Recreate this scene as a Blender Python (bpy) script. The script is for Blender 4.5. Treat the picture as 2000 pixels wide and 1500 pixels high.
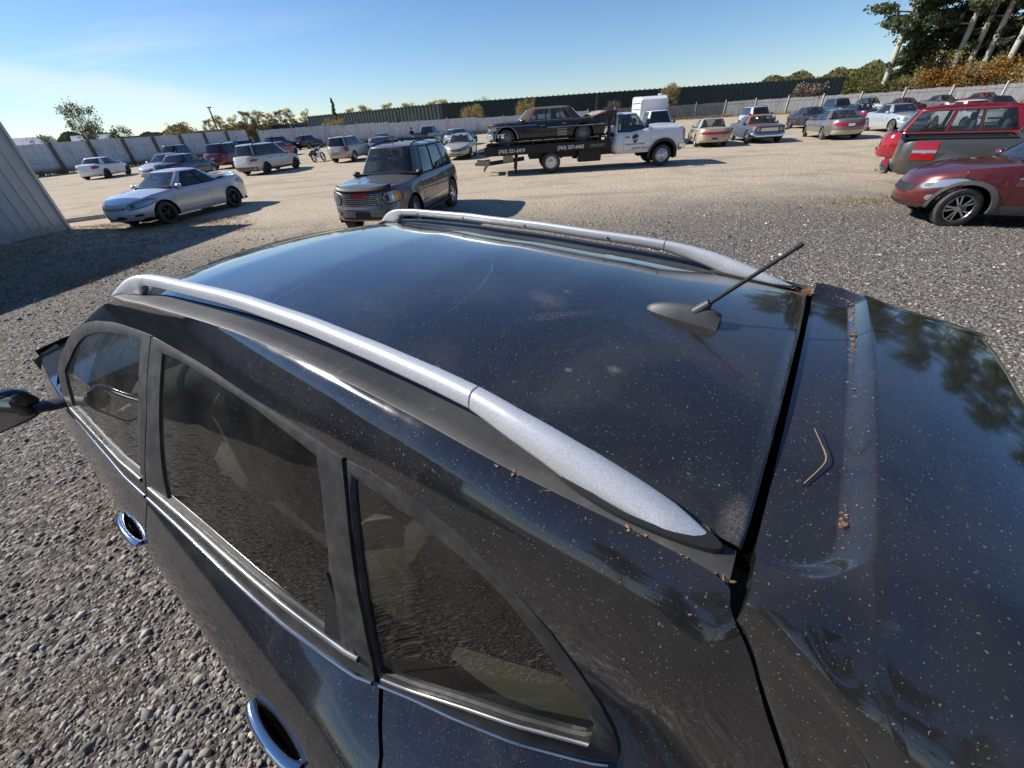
import bpy, bmesh, math, random
import numpy as np
from math import radians, sin, cos, pi
random.seed(7); rng = np.random.default_rng(7)
for o in list(bpy.data.objects): bpy.data.objects.remove(o)
SC = bpy.context.scene
COL = SC.collection

# ------------------------------------------------------------------ camera
CAM_H, PITCH, ROLL, FPX = 2.2, 34.55, 4.0, 758.0
def make_camera():
    p, r = radians(PITCH), radians(ROLL)
    fw = np.array([0, cos(p), -sin(p)]); rt = np.array([1., 0, 0]); up = np.cross(rt, fw)
    R = rt*cos(r) - up*sin(r); U = up*cos(r) + rt*sin(r)
    cd = bpy.data.cameras.new('camera'); cd.sensor_width = 36; cd.lens = 36*FPX/2000
    cd.clip_start = 0.02; cd.clip_end = 6000
    o = bpy.data.objects.new('camera', cd); COL.objects.link(o)
    from mathutils import Matrix
    o.matrix_world = Matrix(((R[0], U[0], -fw[0], 0), (R[1], U[1], -fw[1], 0), (R[2], U[2], -fw[2], CAM_H), (0, 0, 0, 1)))
    SC.camera = o
make_camera()

# ------------------------------------------------------------------ sun and sky
SUN_AZ, SUN_EL = 166.5, 35.0          # degrees, direction towards the sun (azimuth from +X towards +Y)
def make_light():
    w = bpy.data.worlds.new('World'); SC.world = w; w.use_nodes = True
    nt = w.node_tree; nt.nodes.clear()
    sky = nt.nodes.new('ShaderNodeTexSky'); sky.sky_type = 'NISHITA'; sky.sun_disc = False
    sky.sun_elevation = radians(SUN_EL); sky.sun_rotation = radians(90 - SUN_AZ)
    sky.air_density = 1.0; sky.dust_density = 0.0; sky.ozone_density = 1.6; sky.altitude = 300
    bg = nt.nodes.new('ShaderNodeBackground'); bg.inputs['Strength'].default_value = 0.086
    out = nt.nodes.new('ShaderNodeOutputWorld')
    # thin cirrus: noise over the direction sphere
    tc = nt.nodes.new('ShaderNodeTexCoord')
    sep = nt.nodes.new('ShaderNodeSeparateXYZ'); nt.links.new(tc.outputs['Generated'], sep.inputs[0])
    # project on a high plane: xy / (z+0.08)
    add = nt.nodes.new('ShaderNodeMath'); add.operation = 'ADD'; add.inputs[1].default_value = 0.10
    nt.links.new(sep.outputs['Z'], add.inputs[0])
    dv = nt.nodes.new('ShaderNodeVectorMath'); dv.operation = 'DIVIDE'
    cmb = nt.nodes.new('ShaderNodeCombineXYZ')
    for i in range(3): nt.links.new(add.outputs[0], cmb.inputs[i])
    nt.links.new(tc.outputs['Generated'], dv.inputs[0]); nt.links.new(cmb.outputs[0], dv.inputs[1])
    mp = nt.nodes.new('ShaderNodeMapping'); mp.inputs['Rotation'].default_value = (0, 0, radians(-35)); mp.inputs['Scale'].default_value = (0.32, 0.95, 0.0)
    nt.links.new(dv.outputs[0], mp.inputs['Vector'])
    n1 = nt.nodes.new('ShaderNodeTexNoise'); n1.inputs['Scale'].default_value = 1.0; n1.inputs['Detail'].default_value = 8; n1.inputs['Roughness'].default_value = 0.58; n1.inputs['Distortion'].default_value = 0.35
    nt.links.new(mp.outputs[0], n1.inputs['Vector'])
    rp = nt.nodes.new('ShaderNodeMapRange'); rp.inputs['From Min'].default_value = 0.50; rp.inputs['From Max'].default_value = 0.80; rp.interpolation_type = 'SMOOTHSTEP'
    nt.links.new(n1.outputs['Fac'], rp.inputs['Value'])
    # cloud field lies in the north west: weight by x
    wx = nt.nodes.new('ShaderNodeMapRange'); wx.inputs['From Min'].default_value = -0.15; wx.inputs['From Max'].default_value = -0.75; wx.interpolation_type = 'SMOOTHSTEP'
    nt.links.new(sep.outputs['X'], wx.inputs['Value'])
    mu = nt.nodes.new('ShaderNodeMath'); mu.operation = 'MULTIPLY'; nt.links.new(rp.outputs[0], mu.inputs[0]); nt.links.new(wx.outputs[0], mu.inputs[1])
    # one long bank of cirrus: distance from a great-circle strip
    vm = nt.nodes.new('ShaderNodeVectorMath'); vm.operation = 'DOT_PRODUCT'; vm.inputs[1].default_value = BANK_N
    nt.links.new(tc.outputs['Generated'], vm.inputs[0])
    n2 = nt.nodes.new('ShaderNodeTexNoise'); n2.inputs['Scale'].default_value = 9; n2.inputs['Detail'].default_value = 6; n2.inputs['Roughness'].default_value = 0.6
    nt.links.new(tc.outputs['Generated'], n2.inputs['Vector'])
    ma = nt.nodes.new('ShaderNodeMath'); ma.operation = 'MULTIPLY_ADD'; ma.inputs[1].default_value = 0.055; nt.links.new(n2.outputs['Fac'], ma.inputs[0]); nt.links.new(vm.outputs['Value'], ma.inputs[2])
    b1 = nt.nodes.new('ShaderNodeMapRange'); b1.inputs['From Min'].default_value = 0.052; b1.inputs['From Max'].default_value = 0.022; b1.interpolation_type = 'SMOOTHSTEP'
    b2 = nt.nodes.new('ShaderNodeMapRange'); b2.inputs['From Min'].default_value = -0.022; b2.inputs['From Max'].default_value = 0.020; b2.interpolation_type = 'SMOOTHSTEP'
    nt.links.new(ma.outputs[0], b1.inputs['Value']); nt.links.new(ma.outputs[0], b2.inputs['Value'])
    bm_ = nt.nodes.new('ShaderNodeMath'); bm_.operation = 'MULTIPLY'; nt.links.new(b1.outputs[0], bm_.inputs[0]); nt.links.new(b2.outputs[0], bm_.inputs[1])
    bx = nt.nodes.new('ShaderNodeMapRange'); bx.inputs['From Min'].default_value = -0.38; bx.inputs['From Max'].default_value = -0.56; bx.interpolation_type = 'SMOOTHSTEP'
    nt.links.new(sep.outputs['X'], bx.inputs['Value'])
    bw = nt.nodes.new('ShaderNodeMath'); bw.operation = 'MULTIPLY'; nt.links.new(bm_.outputs[0], bw.inputs[0]); nt.links.new(bx.outputs[0], bw.inputs[1])
    m1 = nt.nodes.new('ShaderNodeMath'); m1.operation = 'MULTIPLY'; m1.inputs[1].default_value = 0.45; nt.links.new(mu.outputs[0], m1.inputs[0])
    m2 = nt.nodes.new('ShaderNodeMath'); m2.operation = 'MULTIPLY'; m2.inputs[1].default_value = 0.42; nt.links.new(bw.outputs[0], m2.inputs[0])
    mx = nt.nodes.new('ShaderNodeMath'); mx.operation = 'MAXIMUM'; nt.links.new(m1.outputs[0], mx.inputs[0]); nt.links.new(m2.outputs[0], mx.inputs[1])
    mix = nt.nodes.new('ShaderNodeMix'); mix.data_type = 'RGBA'; mix.inputs[7].default_value = (8.6, 8.7, 8.8, 1)
    hs = nt.nodes.new('ShaderNodeHueSaturation'); hs.inputs['Saturation'].default_value = 1.06; hs.inputs['Hue'].default_value = 0.5
    tn = nt.nodes.new('ShaderNodeMix'); tn.data_type = 'RGBA'; tn.blend_type = 'MULTIPLY'; tn.inputs[0].default_value = 1.; tn.inputs[7].default_value = (.80, .93, 1.14, 1)
    nt.links.new(sky.outputs[0], tn.inputs[6]); nt.links.new(tn.outputs[2], hs.inputs['Color'])
    nt.links.new(mx.outputs[0], mix.inputs[0]); nt.links.new(hs.outputs[0], mix.inputs[6])
    nt.links.new(mix.outputs[2], bg.inputs['Color']); nt.links.new(bg.outputs[0], out.inputs['Surface'])
    sd = bpy.data.lights.new('sun', 'SUN'); sd.energy = 5.0; sd.angle = radians(0.53); sd.color = (1.0, 0.95, 0.86)
    so = bpy.data.objects.new('sun', sd); COL.objects.link(so)
    from mathutils import Vector
    d = Vector((cos(radians(SUN_EL))*cos(radians(SUN_AZ)), cos(radians(SUN_EL))*sin(radians(SUN_AZ)), sin(radians(SUN_EL))))
    so.rotation_euler = d.to_track_quat('Z', 'Y').to_euler(); so.location = (0, 0, 60)
BANK_N = (0.189, 0.046, 0.981)
make_light()
vs = SC.view_settings; vs.view_transform = 'Standard'; vs.look = 'None'; vs.exposure = 0.40; vs.gamma = 1.0; vs.use_curve_mapping = False
SC.render.engine = 'CYCLES'
SC.cycles.max_bounces = 8; SC.cycles.transparent_max_bounces = 12; SC.cycles.caustics_reflective = False; SC.cycles.caustics_refractive = False

# ------------------------------------------------------------------ materials
MATS = {}
def new_mat(name):
    m = bpy.data.materials.new(name); m.use_nodes = True; MATS[name] = m
    nt = m.node_tree; b = nt.nodes['Principled BSDF']
    return m, nt, b
def N(nt, t, **kw):
    n = nt.nodes.new(t)
    for k, v in kw.items():
        if k in n.inputs: n.inputs[k].default_value = v
        else: setattr(n, k, v)
    return n
def lk(nt, a, b): nt.links.new(a, b)
def tcoord(nt, out='Object'):
    return N(nt, 'ShaderNodeTexCoord').outputs[out]
def noise(nt, scale, detail=4, rough=.55, vec=None, dist=0):
    n = N(nt, 'ShaderNodeTexNoise'); n.inputs['Scale'].default_value = scale; n.inputs['Detail'].default_value = detail; n.inputs['Roughness'].default_value = rough; n.inputs['Distortion'].default_value = dist
    if vec is not None: lk(nt, vec, n.inputs['Vector'])
    return n.outputs['Fac']
def rng_(nt, val, a, b, c=0., d=1., smooth=True):
    n = N(nt, 'ShaderNodeMapRange'); n.inputs['From Min'].default_value = a; n.inputs['From Max'].default_value = b; n.inputs['To Min'].default_value = c; n.inputs['To Max'].default_value = d
    if smooth: n.interpolation_type = 'SMOOTHSTEP'
    lk(nt, val, n.inputs['Value']); return n.outputs[0]
def math_(nt, op, a, b=None, c=None):
    n = N(nt, 'ShaderNodeMath', operation=op)
    for i, v in enumerate((a, b, c)):
        if v is None: continue
        if isinstance(v, (int, float)): n.inputs[i].default_value = v
        else: lk(nt, v, n.inputs[i])
    return n.outputs[0]
def mixc(nt, fac, a, b):
    n = N(nt, 'ShaderNodeMix'); n.data_type = 'RGBA'
    for i, v in ((0, fac), (6, a), (7, b)):
        if isinstance(v, (int, float)): n.inputs[i].default_value = v
        elif isinstance(v, tuple): n.inputs[i].default_value = v if len(v) == 4 else (*v, 1)
        else: lk(nt, v, n.inputs[i])
    return n.outputs[2]
def mapping(nt, vec, scale=(1, 1, 1), rot=(0, 0, 0), loc=(0, 0, 0)):
    m = N(nt, 'ShaderNodeMapping'); m.inputs['Scale'].default_value = scale; m.inputs['Rotation'].default_value = rot; m.inputs['Location'].default_value = loc
    lk(nt, vec, m.inputs['Vector']); return m.outputs[0]
def bump(nt, b, h, strength=.3, dist=.01):
    n = N(nt, 'ShaderNodeBump'); n.inputs['Strength'].default_value = strength; n.inputs['Distance'].default_value = dist
    lk(nt, h, n.inputs['Height']); lk(nt, n.outputs[0], b.inputs['Normal'])
def simple(name, col, rough=.5, metal=0., spec=.5, coat=0., nz=0., nscale=20, bmp=0.):
    if name in MATS: return MATS[name]
    m, nt, b = new_mat(name)
    b.inputs['Roughness'].default_value = rough; b.inputs['Metallic'].default_value = metal; b.inputs['Specular IOR Level'].default_value = spec
    b.inputs['Coat Weight'].default_value = coat; b.inputs['Coat Roughness'].default_value = .05
    if nz:
        f = noise(nt, nscale, 5, .6, tcoord(nt))
        c = mixc(nt, rng_(nt, f, .3, .7), tuple(v*(1-nz) for v in col), tuple(min(1, v*(1+nz)) for v in col))
        lk(nt, c, b.inputs['Base Color'])
        if bmp: bump(nt, b, f, bmp, .01)
    else: b.inputs['Base Color'].default_value = (*col, 1)
    return m
def dust_layer(nt, b, base, amount, seed=0., flecks=True, dustcol=(.30, .27, .23), fl=1.0):
    """settled dust: haze, film and small flecks over a paint colour"""
    v = mapping(nt, tcoord(nt), loc=(seed, seed*1.7, 0))
    film = rng_(nt, noise(nt, 3.2, 6, .62, v, .6), .38, .75, amount*.35, amount*1.5)
    sm = rng_(nt, noise(nt, 9, 8, .7, v, 1.5), .58, .82, 0, amount*3.0)
    fac = math_(nt, 'ADD', film, sm)
    rough = math_(nt, 'MULTIPLY_ADD', fac, 1.6, .06)
    if flecks:
        vo = N(nt, 'ShaderNodeTexVoronoi'); vo.inputs['Scale'].default_value = 230; vw = N(nt, 'ShaderNodeTexNoise'); vw.inputs['Scale'].default_value = 120; vw.inputs['Detail'].default_value = 1; lk(nt, v, vw.inputs['Vector']); vd_ = N(nt, 'ShaderNodeVectorMath', operation='MULTIPLY_ADD'); vd_.inputs[1].default_value = (.0085, .0085, .0085); lk(nt, vw.outputs['Color'], vd_.inputs[0]); lk(nt, v, vd_.inputs[2]); lk(nt, vd_.outputs[0], vo.inputs['Vector'])
        sp = N(nt, 'ShaderNodeSeparateXYZ'); lk(nt, vo.outputs['Color'], sp.inputs[0])
        rad = rng_(nt, sp.outputs[0], .10, 1., .03, .28*fl, False)
        fk = math_(nt, 'LESS_THAN', vo.outputs['Distance'], rad)
        br = rng_(nt, math_(nt, 'POWER', sp.outputs[1], 1.5), 0, 1, .04, .62, False)
        fk = math_(nt, 'MULTIPLY', fk, br)
        vo2 = N(nt, 'ShaderNodeTexVoronoi'); vo2.inputs['Scale'].default_value = 75; lk(nt, vd_.outputs[0], vo2.inputs['Vector'])
        sp2 = N(nt, 'ShaderNodeSeparateXYZ'); lk(nt, vo2.outputs['Color'], sp2.inputs[0])
        rad2 = rng_(nt, sp2.outputs[0], .80, 1., .0, .11*fl, False)
        fk2 = math_(nt, 'MULTIPLY', math_(nt, 'LESS_THAN', vo2.outputs['Distance'], rad2), .5)
        fac = math_(nt, 'MAXIMUM', math_(nt, 'MAXIMUM', fac, fk), fk2)
    fac = math_(nt, 'MINIMUM', fac, .92)
    lk(nt, mixc(nt, fac, base, dustcol), b.inputs['Base Color'])
    lk(nt, math_(nt, 'MINIMUM', rough, .6), b.inputs['Roughness'])
    inv = math_(nt, 'SUBTRACT', 1., math_(nt, 'MINIMUM', math_(nt, 'MULTIPLY', fac, 1.15), 1.))
    lk(nt, inv, b.inputs['Coat Weight'])
    b.inputs['Coat Roughness'].default_value = .055
    return fac
def paint(name, col, metal=.35, rough=.32, dust=.04, seed=1., flake=True, dustcol=(.34, .29, .23)):
    """automotive paint with clear coat and road dust"""
    if name in MATS: return MATS[name]
    m, nt, b = new_mat(name)
    v = mapping(nt, tcoord(nt), loc=(seed, seed*2.3, seed*.7))
    f = rng_(nt, noise(nt, 1.7, 5, .6, v, .4), .35, .75, dust*.2, dust*2.0)
    sx = N(nt, 'ShaderNodeSeparateXYZ'); lk(nt, tcoord(nt), sx.inputs[0])
    splash = math_(nt, 'MULTIPLY', rng_(nt, sx.outputs[2], .75, .15, 0, 1), rng_(nt, noise(nt, 5, 5, .7, v), .3, .7, dust*.8, dust*4))
    fac = math_(nt, 'MINIMUM', math_(nt, 'ADD', f, splash), .8)
    c = mixc(nt, fac, col, dustcol)
    lk(nt, c, b.inputs['Base Color'])
    b.inputs['Metallic'].default_value = metal; lk(nt, math_(nt, 'MULTIPLY_ADD', fac, .6, rough), b.inputs['Roughness'])
    lk(nt, math_(nt, 'SUBTRACT', 1., fac), b.inputs['Coat Weight']); b.inputs['Coat Roughness'].default_value = .04
    return m
def glass(name, tint, body=(.01, .012, .012), refl=1.0, dust=.03, rough=.0):
    """thin automotive glass: tinted see-through with mirror reflection"""
    if name in MATS: return MATS[name]
    m, nt, b = new_mat(name); nt.nodes.remove(b)
    out = nt.nodes['Material Output']
    tr = N(nt, 'ShaderNodeBsdfTransparent'); tr.inputs[0].default_value = (*tint, 1)
    gl = N(nt, 'ShaderNodeBsdfGlossy'); gl.inputs['Roughness'].default_value = rough + .02; gl.inputs['Color'].default_value = (1, 1, 1, 1)
    fr = N(nt, 'ShaderNodeFresnel'); ge = N(nt, 'ShaderNodeNewGeometry'); lk(nt, rng_(nt, ge.outputs['Backfacing'], 0, 1, 1.52, 1/1.52, False), fr.inputs['IOR'])
    fac = math_(nt, 'MINIMUM', math_(nt, 'MULTIPLY', fr.outputs[0], 1.6*refl), 1.)
    mx = N(nt, 'ShaderNodeMixShader'); lk(nt, fac, mx.inputs[0]); lk(nt, tr.outputs[0], mx.inputs[1]); lk(nt, gl.outputs[0], mx.inputs[2])
    df = N(nt, 'ShaderNodeBsdfDiffuse'); df.inputs[0].default_value = (.33, .30, .26, 1)
    v = tcoord(nt)
    vo = N(nt, 'ShaderNodeTexVoronoi'); vo.inputs['Scale'].default_value = 130; lk(nt, v, vo.inputs['Vector'])
    sp = N(nt, 'ShaderNodeSeparateXYZ'); lk(nt, vo.outputs['Color'], sp.inputs[0])
    fk = math_(nt, 'MULTIPLY', math_(nt, 'LESS_THAN', vo.outputs['Distance'], rng_(nt, sp.outputs[0], .6, 1, 0, .18, False)), .35)
    d = math_(nt, 'MAXIMUM', rng_(nt, noise(nt, 4, 6, .65, v), .3, .8, dust*.4, dust*2), fk)
    m2 = N(nt, 'ShaderNodeMixShader'); lk(nt, d, m2.inputs[0]); lk(nt, mx.outputs[0], m2.inputs[1]); lk(nt, df.outputs[0], m2.inputs[2])
    lk(nt, m2.outputs[0], out.inputs['Surface'])
    return m

# ------------------------------------------------------------------ mesh helpers
def mesh_obj(name, verts, faces, mat, parent=None, smooth=True, auto=None):
    me = bpy.data.meshes.new(name)
    me.from_pydata([tuple(map(float, v)) for v in verts], [], [tuple(map(int, f)) for f in faces])
    if smooth: me.polygons.foreach_set('use_smooth', [True]*len(me.polygons))
    if mat is not None: me.materials.append(MATS[mat] if isinstance(mat, str) else mat)
    me.update()
    if auto is not None and smooth:
        me.set_sharp_from_angle(angle=radians(auto))
    o = bpy.data.objects.new(name, me); COL.objects.link(o)
    if parent is not None: o.parent = parent
    return o
class MB:
    """collects shapes for one mesh"""
    def __init__(s): s.v = []; s.f = []
    def add(s, v, f):
        n = len(s.v); s.v += [tuple(p) for p in v]; s.f += [tuple(i+n for i in q) for q in f]; return s
    def grid(s, G, close_u=False, close_v=False, flip=False):
        G = np.asarray(G, float); a, b = G.shape[:2]; f = []
        for i in range(a if close_u else a-1):
            for j in range(b if close_v else b-1):
                q = (i*b+j, ((i+1) % a)*b+j, ((i+1) % a)*b+(j+1) % b, i*b+(j+1) % b)
                f.append(q[::-1] if flip else q)
        return s.add(G.reshape(-1, 3), f)
    def box(s, c, d, bev=0., rot=0., M=None):
        x, y, z = (k/2 for k in d); bv = min(bev, x*.95, y*.95, z*.95)
        if bv > 0:
            P = []
            for sx in (-1, 1):
                for sy in (-1, 1):
                    for sz in (-1, 1):
                        P += [(sx*x, sy*(y-bv), sz*(z-bv)), (sx*(x-bv), sy*y, sz*(z-bv)), (sx*(x-bv), sy*(y-bv), sz*z)]
            bm = bmesh.new(); vs_ = [bm.verts.new(p) for p in P]; r = bmesh.ops.convex_hull(bm, input=vs_)
            bm.verts.index_update(); V = [tuple(v.co) for v in bm.verts]; F = [[v.index for v in f.verts] for f in bm.faces]; bm.free()
        else:
            V = [(sx*x, sy*y, sz*z) for sx in (-1, 1) for sy in (-1, 1) for sz in (-1, 1)]
            F = [(0, 1, 3, 2), (4, 6, 7, 5), (0, 4, 5, 1), (2, 3, 7, 6), (0, 2, 6, 4), (1, 5, 7, 3)]
        V = np.array(V)
        if M is not None: V = V @ np.asarray(M).T
        if rot: ca, sa = cos(rot), sin(rot); V = np.c_[V[:, 0]*ca-V[:, 1]*sa, V[:, 0]*sa+V[:, 1]*ca, V[:, 2]]
        return s.add(V+np.asarray(c), F)
    def bar(s, a, b, w, h=None, n=4, w2=None):
        """straight bar (n=4 square, else round) from a to b"""
        a, b = np.asarray(a, float), np.asarray(b, float); d = b-a; L = np.linalg.norm(d); d /= L
        u = np.cross(d, (0, 0, 1)); u = np.array([1., 0, 0]) if np.linalg.norm(u) < 1e-3 else u/np.linalg.norm(u); t = np.cross(u, d)
        h = h or w; w2 = w2 or w; ph = pi/4 if n == 4 else 0; k = 2**.5/2 if n == 4 else .5
        V = []
        for p, sc in ((a, 1.), (b, w2/w)):
            for i in range(n):
                an = 2*pi*i/n+ph; V.append(p+u*cos(an)*w*k*sc+t*sin(an)*h*k*sc)
        F = [(i, (i+1) % n, n+(i+1) % n, n+i) for i in range(n)]+[tuple(range(n))[::-1], tuple(range(n, 2*n))]
        return s.add(V, F)
    def tube(s, path, r, n=8, cap=True):
        P = np.asarray(path, float); m = len(P); r = np.broadcast_to(np.asarray(r, float), (m,)); G = []
        T = np.gradient(P, axis=0); up = np.array([0, 0, 1.])
        for i in range(m):
            t = T[i]/(np.linalg.norm(T[i])+1e-9); u = np.cross(t, up)
            if np.linalg.norm(u) < .05: u = np.cross(t, (0, 1., 0))
            u /= np.linalg.norm(u); w = np.cross(u, t)
            G.append([P[i]+r[i]*(u*cos(2*pi*k/n)+w*sin(2*pi*k/n)) for k in range(n)])
        n0 = len(s.v); s.grid(G, close_v=True)
        if cap: s.f.append(tuple(n0+k for k in range(n))[::-1]); s.f.append(tuple(n0+(m-1)*n+k for k in range(n)))
        return s
    def lathe(s, prof, n=24, axis='y', c=(0, 0, 0)):
        """prof: list of (radius, offset along axis)"""
        G = []
        for k in range(n):
            a = 2*pi*k/n
            if axis == 'y': G.append([(c[0]+r*cos(a), c[1]+o, c[2]+r*sin(a)) for r, o in prof])
            elif axis == 'z': G.append([(c[0]+r*cos(a), c[1]+r*sin(a), c[2]+o) for r, o in prof])
            else: G.append([(c[0]+o, c[1]+r*cos(a), c[2]+r*sin(a)) for r, o in prof])
        return s.grid(G, close_u=True)
    def poly(s, pts): return s.add(pts, [tuple(range(len(pts)))])
    def build(s, name, mat, parent=None, smooth=True, auto=35): return mesh_obj(name, s.v, s.f, mat, parent, smooth, auto)
def empty(name, loc=(0, 0, 0), rz=0., parent=None):
    o = bpy.data.objects.new(name, None); COL.objects.link(o); o.location = loc; o.rotation_euler = (0, 0, rz); o.empty_display_size = .3
    if parent is not None: o.parent = parent
    return o
def tag(o, label=None, cat=None, group=None, kind=None):
    if label: o['label'] = label
    if cat: o['category'] = cat
    if group: o['group'] = group
    if kind: o['kind'] = kind
    return o
def resample(P, n):
    P = np.asarray(P, float); d = np.r_[0, np.cumsum(np.linalg.norm(np.diff(P, axis=0), axis=1))]
    t = np.linspace(0, d[-1], n); return np.stack([np.interp(t, d, P[:, k]) for k in range(P.shape[1])], 1)
def smooth_path(P, n=60, it=6):
    P = resample(P, n)
    for _ in range(it): P[1:-1] = P[1:-1]*.5+(P[:-2]+P[2:])*.25
    return P
I_ = np.interp
# ================================================================== wheels and generic vehicle bodies
def make_wheel_mesh(r, style):
    key = (round(r, 3), style)
    if key in WHEELS: return WHEELS[key]
    w = .11 if r < .36 else .125
    t = MB().lathe([(r*.66, -w*.92), (r*.80, -w*1.02), (r*.955, -w*.95), (r, -w*.55), (r, w*.55), (r*.955, w*.95), (r*.80, w*1.02), (r*.66, w*.92), (r*.62, 0), (r*.66, -w*.92)], 32)
    tm = t.build('tyre_mesh', 'tyre_dusty', None, auto=40); me_t = tm.data; bpy.data.objects.remove(tm)
    m = MB(); ri = r*.665
    m.lathe([(ri, w*.90), (ri*.95, w*.93), (ri*.90, w*.80), (ri*.86, w*.25), (ri*.86, -w*.6)], 32)
    if style == 'steel':
        m.lathe([(ri*.92, w*.55), (ri*.72, w*.30), (ri*.60, w*.62), (ri*.35, w*.70), (ri*.22, w*.85), (.001, w*.88)], 32)
        for k in range(8):
            a = 2*pi*k/8; m.lathe([(ri*.09, w*.50), (ri*.09, w*.60), (.001, w*.60)], 8, 'y', (ri*.78*cos(a), 0, ri*.78*sin(a)))
    elif style == 'hub':   # old hubcap with whitewall
        m.lathe([(ri*1.28, w*1.05), (ri*1.02, w*1.08), (ri*.98, w*.9), (ri*.7, w*.8), (ri*.6, w*1.1), (ri*.3, w*1.25), (.001, w*1.3)], 32)
    elif style == 'dually':
        m.lathe([(ri*.94, w*.2), (ri*.80, -w*.1), (ri*.45, -w*.1), (ri*.40, w*.35), (ri*.22, w*.45), (.001, w*.45)], 32)
    else:
        ns = {'spoke5': 5, 'spoke6': 6, 'spoke7': 7, 'spoke5w': 5, 'split5': 10}[style]
        for k in range(ns):
            a = 2*pi*k/ns
            if style == 'split5': a = 2*pi*(k//2)/5+(.20 if k % 2 else -.20)
            wd = ri*{'spoke5': .20, 'spoke6': .15, 'spoke7': .13, 'spoke5w': .30, 'split5': .11}[style]
            ca, sa = cos(a), sin(a)
            def P(rad, tt, y): return (rad*ca-tt*sa, y, rad*sa+tt*ca)
            a0 = .18 if style != 'split5' else .14
            V = [P(ri*a0, -wd*.5, w*.80), P(ri*a0, wd*.5, w*.80), P(ri*.93, wd*.62, w*.72), P(ri*.93, -wd*.62, w*.72), P(ri*a0, -wd*.5, w*.45), P(ri*a0, wd*.5, w*.45), P(ri*.93, wd*.62, w*.42), P(ri*.93, -wd*.62, w*.42)]
            m.add(V, [(0, 1, 2, 3), (0, 3, 7, 4), (1, 5, 6, 2), (4, 7, 6, 5)])
        m.lathe([(ri*.26, w*.5), (ri*.26, w*.80), (ri*.15, w*.86), (.001, w*.86)], 20)
    return WHEELS.setdefault(key, (me_t, m, ri, w))
WHEELS = {}; RIMS = {}; DISCS = {}
def wheel_at(root, x, y, r, side, style, rim_mat='alu', yaw=0., z=None, tyre='tyre_dusty'):
    me_t, m, ri, w = make_wheel_mesh(r, style)
    e = bpy.data.objects.new('wheel', me_t); COL.objects.link(e); e.parent = root
    e.location = (x, y, r if z is None else z); e.rotation_euler = (0, 0, (0 if side > 0 else pi)+yaw)
    kk = (round(r, 3), style, rim_mat)
    if kk not in RIMS:
        o = m.build('rim', rim_mat, e, auto=40); RIMS[kk] = o.data
    else:
        o = bpy.data.objects.new('rim', RIMS[kk]); COL.objects.link(o); o.parent = e
    if kk[0] not in DISCS:
        o = MB().lathe([(ri*.87, -w*.3), (ri*.4, -w*.1), (.001, -w*.1)], 20).build('brake_disc', 'void', e); DISCS[kk[0]] = o.data
    else:
        o = bpy.data.objects.new('brake_disc', DISCS[kk[0]]); COL.objects.link(o); o.parent = e
    return e

glass('glass_dark', (.16, .17, .17), dust=.03)
glass('glass_mid', (.50, .56, .53), dust=.04)
glass('glass_pale', (.68, .74, .70), dust=.07)
simple('plastic_black', (.018, .018, .019), .5, nz=.2)
simple('plastic_grey', (.085, .085, .085), .55, nz=.15)
simple('seam', (.006, .006, .006), .8)
simple('plate_white', (.62, .64, .66), .45)
simple('plate_dark', (.012, .012, .014), .4)
simple('rim_black', (.02, .02, .021), .4, .3)
simple('rim_dusty', (.30, .28, .25), .45, .6)

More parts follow.
